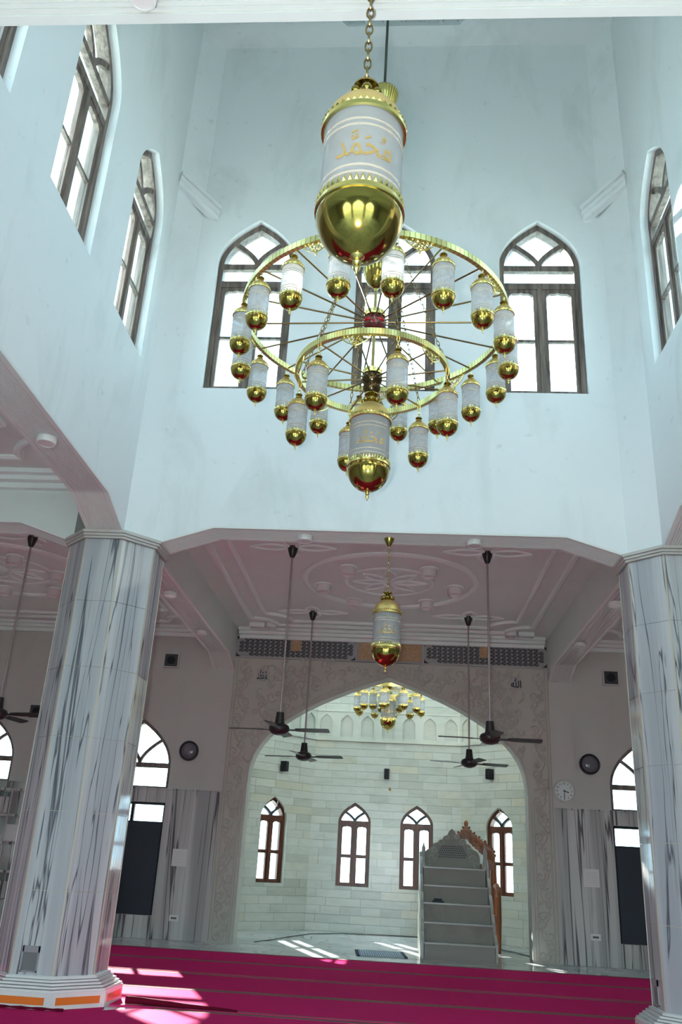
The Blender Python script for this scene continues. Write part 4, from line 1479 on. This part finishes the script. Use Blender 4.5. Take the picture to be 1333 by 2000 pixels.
# ------------------------------------------------------------------ ceiling lamps
def disc_lamp(x, y, label, z=ZB - .02, rr=.085):
    r = empty('disc_lamp', (x, y, z))
    obj('body', MB().lathe([(0, 0), (rr, 0), (rr, -.045), (rr * .92, -.055), (rr * .80, -.056), (rr * .8, -.048), (0, -.048)], 24), M['lampwhite'], r, smooth=35)
    obj('diffuser', MB().lathe([(0, -.0485), (rr * .79, -.0485), (rr * .79, -.051), (0, -.051)], 24), M['lampbody'], r)
    tag(r, label, 'ceiling lamp', 'flat round lamps under the beams')
disc_lamp(-3.02, 6.27, 'flat round lamp under the fluted left beam')
disc_lamp(-1.02, CBY, 'flat round lamp under the back beam, left of the pendant lantern')
disc_lamp(.78, CBY, 'flat round lamp under the back beam, right of the pendant lantern')
disc_lamp(CLX, 10.70, 'flat round lamp beside the left column under the receding beam')
disc_lamp(CLX, 12.72, 'flat round lamp at the far end of the left receding beam')
disc_lamp(CRX - .05, 10.49, 'flat round lamp beside the right column under the receding beam')
disc_lamp(CRX - .05, 12.62, 'flat round lamp at the far end of the right receding beam')
disc_lamp(-1.09, 2.30, 'round lamp hanging loose under the overhead beam at the top', ZB - .02, .06)
def can_lamp(x, y, label):
    r = empty('canister_lamp', (x, y, ZC))
    obj('base_ring', MB().lathe([(0, 0), (.125, 0), (.125, -.02), (0, -.02)], 20), M['mould'], r)
    obj('canister', MB().lathe([(.105, -.02), (.105, -.12), (.085, -.125), (.08, -.09), (0, -.085)], 20), M['lampbody'], r, smooth=35)
    tag(r, label, 'ceiling lamp', 'round canister lamps in the ceiling roses')
cl = ['by the near left of the ring', 'by the near right of the ring', 'at the left of the ring', 'at the right of the ring', 'by the far left of the ring', 'by the far right of the ring']
for (x, y), t in zip([(-.70, 11.0), (.40, 10.98), (-1.10, 11.82), (.80, 11.76), (-.69, 12.55), (.42, 12.50)], cl):
    can_lamp(x, y, 'canister lamp on the middle ceiling %s' % t)
for k, (x, y) in enumerate([(-5.40, 10.98), (-5.05, 11.68), (-5.40, 12.50), (-6.2, 10.98), (-6.55, 11.75), (-6.2, 12.5)]):
    can_lamp(x, y, 'canister lamp on the left aisle ceiling, %s of its ring' % ['near right', 'right', 'far right', 'near left', 'left', 'far left'][k])

# ------------------------------------------------------------------ fans
def make_fan(x, y, zhub, ang, label):
    r = empty('ceiling_fan', (x, y, ZC))
    obj('canopy', MB().lathe([(0, 0), (.07, 0), (.062, -.05), (.035, -.13), (.02, -.15), (0, -.15)], 18), M['fan'], r, smooth=40)
    D = ZC - zhub
    obj('down_rod', MB().tube([(0, 0, -.1), (0, 0, -D + .12)], .013, 8), M['fanrod'], r, smooth=60)
    obj('motor', MB().lathe([(0, -D + .20), (.045, -D + .20), (.055, -D + .10), (.06, -D + .07), (.11, -D + .05), (.125, -D + .02), (.12, -D - .02), (.085, -D - .05), (.04, -D - .065), (0, -D - .068)], 22), M['fan'], r, smooth=45)
    for k in range(4):
        a = R(ang + 90 * k)
        mb = MB(); mb.M = Matrix.Translation((0, 0, -D)) @ Matrix.Rotation(a, 4, 'Z') @ Matrix.Rotation(R(-12), 4, 'X')
        mb.prism([(.20, -.045), (.30, -.058), (.58, -.062), (.605, -.045), (.61, .04), (.595, .058), (.30, .055), (.20, .04)], -.003, .003, 'xy')
        mb.box(.10, .26, -.02, .02, -.008, .0)
        obj('blade', mb, M['fan'], r)
    tag(r, label, 'ceiling fan', 'dark ceiling fans on long rods')
make_fan(*FANS[0], 2.683, -4, 'dark ceiling fan nearest the left column before the arch')
make_fan(*FANS[1], 2.683, 3, 'dark ceiling fan nearest the right column before the arch')
make_fan(*FANS[2], 2.72, -10, 'smaller looking far ceiling fan on the left before the arch')
make_fan(*FANS[3], 2.735, 14, 'smaller looking far ceiling fan on the right before the arch')
make_fan(-4.81, 10.15, 2.70, -10, 'dark ceiling fan cut by the left picture edge')

# ------------------------------------------------------------------ lanterns
def link_chain(mb, p0, p1, ln=.045, wd=.012, th=.0035):
    p0 = Vector(p0); p1 = Vector(p1); d = p1 - p0; n_ = max(2, int(d.length / (ln * .78)))
    q_ = d.to_track_quat('Z', 'Y').to_matrix().to_4x4()
    for i in range(n_):
        c = p0 + d * ((i + .5) / n_)
        m_ = Matrix.Translation(c) @ q_ @ Matrix.Rotation(R(90) * (i % 2), 4, 'Z')
        pts = [m_ @ Vector((wd * math.cos(2 * math.pi * k / 10), 0, ln / 2 * math.sin(2 * math.pi * k / 10))) for k in range(10)]
        mb.tube(pts, th, 5, True)

CACHE = {}
def lantern_parts(kind):
    """meshes of a lantern, top at z=0; 'big' or 'small'"""
    if kind in CACHE: return CACHE[kind]
    big = kind == 'big'
    s = .965 if big else .53
    n_ = 40 if big else 20
    P = []
    if not big: s = .49
    old = [.06, 0, -.115, -.26, -.605, -.79, -.885]
    new = [.06, 0, -.11, -.25, -.625, -.81, -.89] if big else [.06, 0, -.10, -.225, -.69, -.865, -.96]
    def zm(z):
        for i in range(len(old) - 1):
            if old[i] >= z >= old[i + 1]: return new[i] + (new[i + 1] - new[i]) * (z - old[i]) / (old[i + 1] - old[i])
        return z
    def S(pr): return [(a * s, zm(b) * s) for a, b in pr]
    col = MB().lathe(S([(0, .0), (.02, 0), (.05, -.012), (.052, -.022), (.018, -.035), (.03, -.045), (.048, -.062), (.05, -.078), (.03, -.10), (.03, -.115), (0, -.115)]), n_)
    if big:
        for k in range(8):
            a = 2 * math.pi * k / 8
            col.ball((.058 * s * math.cos(a), .058 * s * math.sin(a), -.075 * s), .020 * s, 10, 6)
    P.append(('collar', mesh_of('collar', col, 40), M['goldp']))
    dome = [(.03, -.10)] + [(.152 * math.sin(R(a)), -.26 + .165 * math.cos(R(a))) for a in (20, 35, 50, 62, 74, 84, 90)]
    P.append(('dome_cap', mesh_of('dome_cap', MB().lathe(S(dome), n_), 50), M['satin']))
    # beaded rim, petals standing on the dome
    rimm = MB().lathe(S([(.150, -.245), (.158, -.250), (.158, -.268), (.150, -.272)]), n_, closed=True)
    nb_ = 44 if big else 22
    pk = .45 if big else .8
    for k in range(nb_):
        a = 2 * math.pi * k / nb_
        rimm.M = Matrix.Rotation(a, 4, 'Z')
        rimm.add([(p[0] * s, p[1] * s, zm(p[2]) * s) for p in [(.157, -.008, -.25), (.157, .008, -.25), (.154, .006, -.25 + .028 * pk), (.152, 0, -.25 + .045 * pk), (.154, -.006, -.25 + .028 * pk), (.162, 0, -.25 + .018 * pk)]],
                 [(0, 1, 5), (1, 2, 5), (2, 3, 5), (3, 4, 5), (4, 0, 5)])
    rimm.M = None
    P.append(('beaded_rim', mesh_of('beaded_rim', rimm, 40), M['gold']))
    P.append(('glass_cylinder', mesh_of('glass_cylinder', MB().lathe(S([(.146, -.268), (.146, -.605)]), n_), 60), M['frost' if big else 'etched']))
    bn = MB()
    for z in (-.325, -.35, -.52, -.548):
        bn.lathe(S([(.1462, z + .004), (.1478, z + .004), (.1478, z - .004), (.1462, z - .004)]), n_, closed=True)
    P.append(('etched_lines', mesh_of('etched_lines', bn, 60), M['clearband']))
    cr = MB().lathe(S([(.147, -.588), (.156, -.590), (.160, -.610), (.150, -.616)]), n_, closed=True)
    for k in range(nb_):
        a = 2 * math.pi * k / nb_
        cr.M = Matrix.Rotation(a, 4, 'Z')
        cr.add([(p[0] * s, p[1] * s, zm(p[2]) * s) for p in [(.152, -.009, -.592), (.152, .009, -.592), (.151, .007, -.572), (.150, 0, -.555), (.151, -.007, -.572), (.160, 0, -.577)]],
               [(0, 1, 5), (1, 2, 5), (2, 3, 5), (3, 4, 5), (4, 0, 5)])
    cr.M = None
    P.append(('crown_trim', mesh_of('crown_trim', cr, 40), M['gold']))
    bowl = [(.156 * math.cos(R(a)), -.612 - .178 * math.sin(R(a))) for a in (0, 10, 22, 34, 46, 58, 68, 78, 85)]
    P.append(('bowl', mesh_of('bowl', MB().lathe(S([(.150, -.605)] + bowl + [(0, -.79)]), n_ + 8), 80), M['goldp']))
    fin = [(.03, -.783), (.022, -.792), (.010, -.80), (.016, -.81), (.016, -.818), (.008, -.826), (.013, -.838), (.012, -.85), (.006, -.862), (0, -.885)]
    P.append(('finial', mesh_of('finial', MB().lathe(S(fin), 14), 50), M['gold']))
    if big:
        me, wx, wy = text_mesh('\uFDF4', .2, .003, 'script', M['goldtext'])
        rr = .147 * s
        kx, kz = .20 / wx, .115 / wy
        for v in me.vertices:
            a = v.co.x * kx / rr; h = v.co.y * kz; e_ = v.co.z
            v.co = Vector(((rr + .002 + e_ * .3) * math.sin(a), -(rr + .002 + e_ * .3) * math.cos(a), zm(-.43) * s + h))
        P.append(('script', me, None))
    for nm, me, mt in P:
        if mt is not None and not me.materials: me.materials.append(mt)
    CACHE[kind] = P
    return P

def add_lantern_parts(root, kind, dz=0.0, rot=0.0):
    for nm, me, mt in lantern_parts(kind):
        o_ = obj(nm, me, None, root, (0, 0, dz), rot)
        if nm == 'etched_lines': o_['kind'] = 'stuff'

def pendant(x, y, ztop, zbeam, label):
    r = empty('pendant_lantern', (x, y, ztop))
    add_lantern_parts(r, 'big', 0, R(6))
    ch_ = MB(); link_chain(ch_, (0, 0, 0), (0, 0, zbeam - ztop - .07), .055, .013, .004)
    obj('chain', ch_, M['goldrod'], r, smooth=60)
    H_ = zbeam - ztop
    obj('ceiling_cup', MB().lathe([(0, H_), (.055, H_), (.05, H_ - .02), (.022, H_ - .075), (.012, H_ - .09), (0, H_ - .09)], 18), M['goldp'], r, smooth=40)
    tag(r, label, 'pendant lamp', 'large gold and frosted glass lanterns on chains')
pendant(-.168, CFY + .02, 3.895, ZB - .018, 'large near gold lantern with frosted glass hanging from the overhead beam')
pendant(-.118, CBY, 3.875, ZB - .018, 'gold lantern hanging from the back beam above the great arch')

def small_lantern(parent, x, y, z, rot):
    r = empty('lantern', (x, y, z), rot, parent)
    add_lantern_parts(r, 'small')
    return r

def ring_band(r, z, n_=72, h=.046, t=.016):
    return MB().lathe([(r - t, z - h / 2), (r + t, z - h / 2), (r + t, z + h / 2), (r - t, z + h / 2)], n_, closed=True)

def make_bandgold():
    m, nt, b = new_mat('pierced gold band')
    tc = nt.nodes.new('ShaderNodeTexCoord')
    sp = nt.nodes.new('ShaderNodeSeparateXYZ'); link(nt, tc.outputs['Object'], sp.inputs[0])
    at = nt.nodes.new('ShaderNodeMath'); at.operation = 'ARCTAN2'
    link(nt, sp.outputs['Y'], at.inputs[0]); link(nt, sp.outputs['X'], at.inputs[1])
    mu = nt.nodes.new('ShaderNodeMath'); mu.operation = 'MULTIPLY'; mu.inputs[1].default_value = 170
    link(nt, at.outputs[0], mu.inputs[0])
    sn = nt.nodes.new('ShaderNodeMath'); sn.operation = 'SINE'; link(nt, mu.outputs[0], sn.inputs[0])
    r = ramp(nt, [(0.60, (0.72, 0.66, 0.28)), (0.95, (0.40, 0.35, 0.14))])
    link(nt, sn.outputs[0], r.inputs[0]); link(nt, r.outputs[0], b.inputs['Base Color'])
    b.inputs['Metallic'].default_value = 0.9; b.inputs['Roughness'].default_value = 0.28
    return m
M['bandgold'] = make_bandgold()

def filigree(mb, r, z, ang, wid, drop, rnd_):
    """a swag of small scrolls hanging from a ring"""
    def P(u, v): 
        a = ang + u / r
        return (r * math.cos(a), r * math.sin(a), z - v)
    for sg in (-1, 1):
        for (u, v, rr, tn) in ((.22, .25, .20, 1.2), (.55, .16, .15, 1.1), (.12, .62, .16, 1.1), (.85, .08, .10, 1.0), (.38, .45, .12, 1.1)):
            pts = []
            for k in range(12):
                t = k / 11; a = sg * (t * tn * 6.28 + .6)
                pts.append(P(sg * (u * wid / 2) + rr * drop * (1 - .75 * t) * math.cos(a), v * drop + rr * drop * (1 - .75 * t) * math.sin(a)))
            mb.tube(pts, .0045, 4)
    mb.tube([P(0, 0), P(0, drop)], .0035, 4)
    mb.ball(P(0, drop), .009, 6, 4)
    pts = [P(wid / 2 * f, drop * .85 * math.sqrt(max(0, 1 - abs(f) ** 1.1))) for f in [i / 8 - 1 for i in range(17)]]
    mb.tube(pts, .0045, 4)

# ------------------------------------------------------------------ the big chandelier
CHX, CHY = -.237, 5.36
chd = empty('chandelier', (CHX, CHY, 3.55))
def Z(z): return z - 3.55
ZO, ZI = 5.03, 4.565
for (rad, z, nm) in ((.985, ZO, 'outer_ring'), (.55, ZI, 'inner_ring')):
    obj(nm, ring_band(rad, Z(z)), M['bandgold'], chd, smooth=40)
rf = random.Random(5)
for (rad, z, cnt, off, wd, dr) in ((.985, ZO, 9, 8.5, .20, .10), (.55, ZI, 6, 20, .20, .10)):
    for k in range(cnt):
        f = MB(); filigree(f, rad, Z(z) - .02, R(off + 360 / cnt * k), wd, dr, rf)
        obj('filigree', f, M['gold'], chd, smooth=60)
for k in range(18):
    a = R(-1.5 + 20 * k)
    obj('spoke', MB().tube([(.07 * math.cos(a), .07 * math.sin(a), Z(ZO - .005)), (.98 * math.cos(a), .98 * math.sin(a), Z(ZO - .01))], .0065, 6), M['goldrod'], chd, smooth=60)
    x, y = .985 * math.cos(a), .985 * math.sin(a)
    small_lantern(chd, x, y, Z(4.955), a + R(k * 37))
    obj('hook', MB().tube([(x, y, Z(ZO - .02)), (x + .008, y, Z(4.985)), (x, y, Z(4.95))], .005, 6), M['gold'], chd, smooth=60)
for k in range(12):
    a = R(50 + 30 * k)
    obj('spoke', MB().tube([(.05 * math.cos(a), .05 * math.sin(a), Z(ZI - .03)), (.545 * math.cos(a), .545 * math.sin(a), Z(ZI - .01))], .006, 6), M['goldrod'], chd, smooth=60)
    if k % 2 == 0:
        x, y = .55 * math.cos(a), .55 * math.sin(a)
        small_lantern(chd, x, y, Z(4.45), a)
        h_ = MB(); link_chain(h_, (x, y, Z(4.45)), (x, y, Z(ZI - .02)), .04, .010, .0035)
        obj('hook', h_, M['gold'], chd, smooth=60)
        b_ = MB(); link_chain(b_, (x, y, Z(ZI + .02)), (.06 * math.cos(a), .06 * math.sin(a), Z(6.05)), .05, .010, .003)
        obj('chain', b_, M['goldrod'], chd, smooth=60)
# stem: upper cup, bowl, hubs
obj('stem', MB().tube([(0, 0, Z(4.3)), (0, 0, Z(7.4))], .012, 10), M['goldrod'], chd, smooth=60)
cup = [(0, 7.47), (.03, 7.46), (.045, 7.43), (.10, 7.40), (.115, 7.36), (.10, 7.30), (.075, 7.22), (.03, 7.18), (0, 7.17)]
cm = MB().lathe([(a, Z(b)) for a, b in cup], 28)
for k in range(28):
    a = 2 * math.pi * k / 28
    cm.tube([(.118 * math.cos(a), .118 * math.sin(a), Z(7.37)), (.103 * math.cos(a), .103 * math.sin(a), Z(7.295)), (.078 * math.cos(a), .078 * math.sin(a), Z(7.22))], .006, 5)
obj('upper_cup', cm, M['gold'], chd, smooth=50)
bw_ = [(0, 5.62), (.07, 5.62), (.10, 5.58), (.105, 5.52), (.095, 5.45), (.07, 5.39), (.03, 5.35), (.012, 5.34), (.016, 5.32), (.006, 5.30), (0, 5.27)]
obj('stem_bowl', MB().lathe([(a, Z(b)) for a, b in bw_], 26), M['goldp'], chd, smooth=50)
h1 = [(0, ZO + .06), (.05, ZO + .06), (.075, ZO + .03), (.09, ZO), (.088, ZO - .04), (.065, ZO - .075), (.02, ZO - .085), (0, ZO - .085)]
obj('spoke_hub', MB().lathe([(a, Z(b)) for a, b in h1], 26), M['garnet'], chd, smooth=50)
def crown(z, r_, nn, hgt):
    c_ = MB()
    for k in range(nn):
        c_.M = Matrix.Rotation(2 * math.pi * k / nn, 4, 'Z')
        c_.box(r_ - .004, r_ + .004, -.008, .008, z, z + hgt)
    c_.M = None
    c_.lathe([(r_ - .005, z), (r_ + .006, z), (r_ + .006, z + .012), (r_ - .005, z + .012)], 26, closed=True)
    return c_
obj('hub_crown', crown(Z(ZO + .035), .075, 22, .045), M['gold'], chd)
obj('red_jewel', MB().ball((-.04, -.055, Z(ZO - .02)), .036, 12, 8, .55).ball((.04, -.055, Z(ZO - .02)), .036, 12, 8, .55).ball((0, -.086, Z(ZO - .05)), .012, 8, 6, 1.6), plain('red jewel glass', (0.42, 0.01, 0.015), .08, 0, .8), chd, smooth=60)
h2 = [(0, ZI + .01), (.06, ZI + .01), (.075, ZI - .02), (.072, ZI - .06), (.05, ZI - .085), (.066, ZI - .10), (.064, ZI - .125), (.035, ZI - .17), (0, ZI - .18)]
obj('spoke_hub', MB().lathe([(a, Z(b)) for a, b in h2], 26), M['hub'], chd, smooth=50)
obj('hub_crown', crown(Z(ZI - .005), .068, 20, .04), M['gold'], chd)
lc = empty('centre_lantern', (0, 0, Z(4.415)), 0, chd)
add_lantern_parts(lc, 'big', 0, R(4))
# rope from the dome
obj('rope', MB().tube([(0, 0, Z(7.45)), (.006, 0, Z(9)), (-.004, 0, Z(10.5)), (.0, 0, Z(13.5))], .013, 6), M['rope'], chd, smooth=60)
tag(chd, 'huge two tiered gold wheel chandelier with many frosted glass lanterns', 'chandelier')

# ------------------------------------------------------------------ apse chandelier
ach = empty('chandelier', (-.15, 16.6, 3.53))
def Z2(z): return z - 3.6
obj('ring', ring_band(.60, Z2(4.47), 48, .06), M['gold'], ach, smooth=40)
for k in range(10):
    a = R(9 + 36 * k)
    rr_ = .64 if k % 2 == 0 else .60
    x, y = rr_ * math.cos(a), rr_ * math.sin(a)
    small_lantern(ach, x, y, Z2(4.43), a)
    obj('spoke', MB().tube([(.05 * math.cos(a), .05 * math.sin(a), Z2(4.50)), (.6 * math.cos(a), .6 * math.sin(a), Z2(4.47))], .006, 6), M['goldrod'], ach, smooth=60)
for k in range(5):
    a = R(45 + 72 * k)
    x, y = .30 * math.cos(a), .30 * math.sin(a)
    small_lantern(ach, x, y, Z2(4.50), a)
    obj('spoke', MB().tube([(0, 0, Z2(4.62)), (x, y, Z2(4.51))], .006, 6), M['goldrod'], ach, smooth=60)
lc2 = empty('centre_lantern', (0, 0, Z2(4.50)), 0, ach)
add_lantern_parts(lc2, 'big', 0, 0)
obj('hub', MB().lathe([(0, Z2(4.72)), (.05, Z2(4.70)), (.09, Z2(4.64)), (.06, Z2(4.58)), (.08, Z2(4.53)), (.03, Z2(4.49)), (0, Z2(4.49))], 22), M['goldp'], ach, smooth=50)
obj('stem', MB().tube([(0, 0, Z2(4.7)), (0, 0, Z2(ZA + .12))], .012, 8), M['goldrod'], ach, smooth=60)
tag(ach, 'small gold chandelier of glass lanterns hanging inside the apse', 'chandelier')
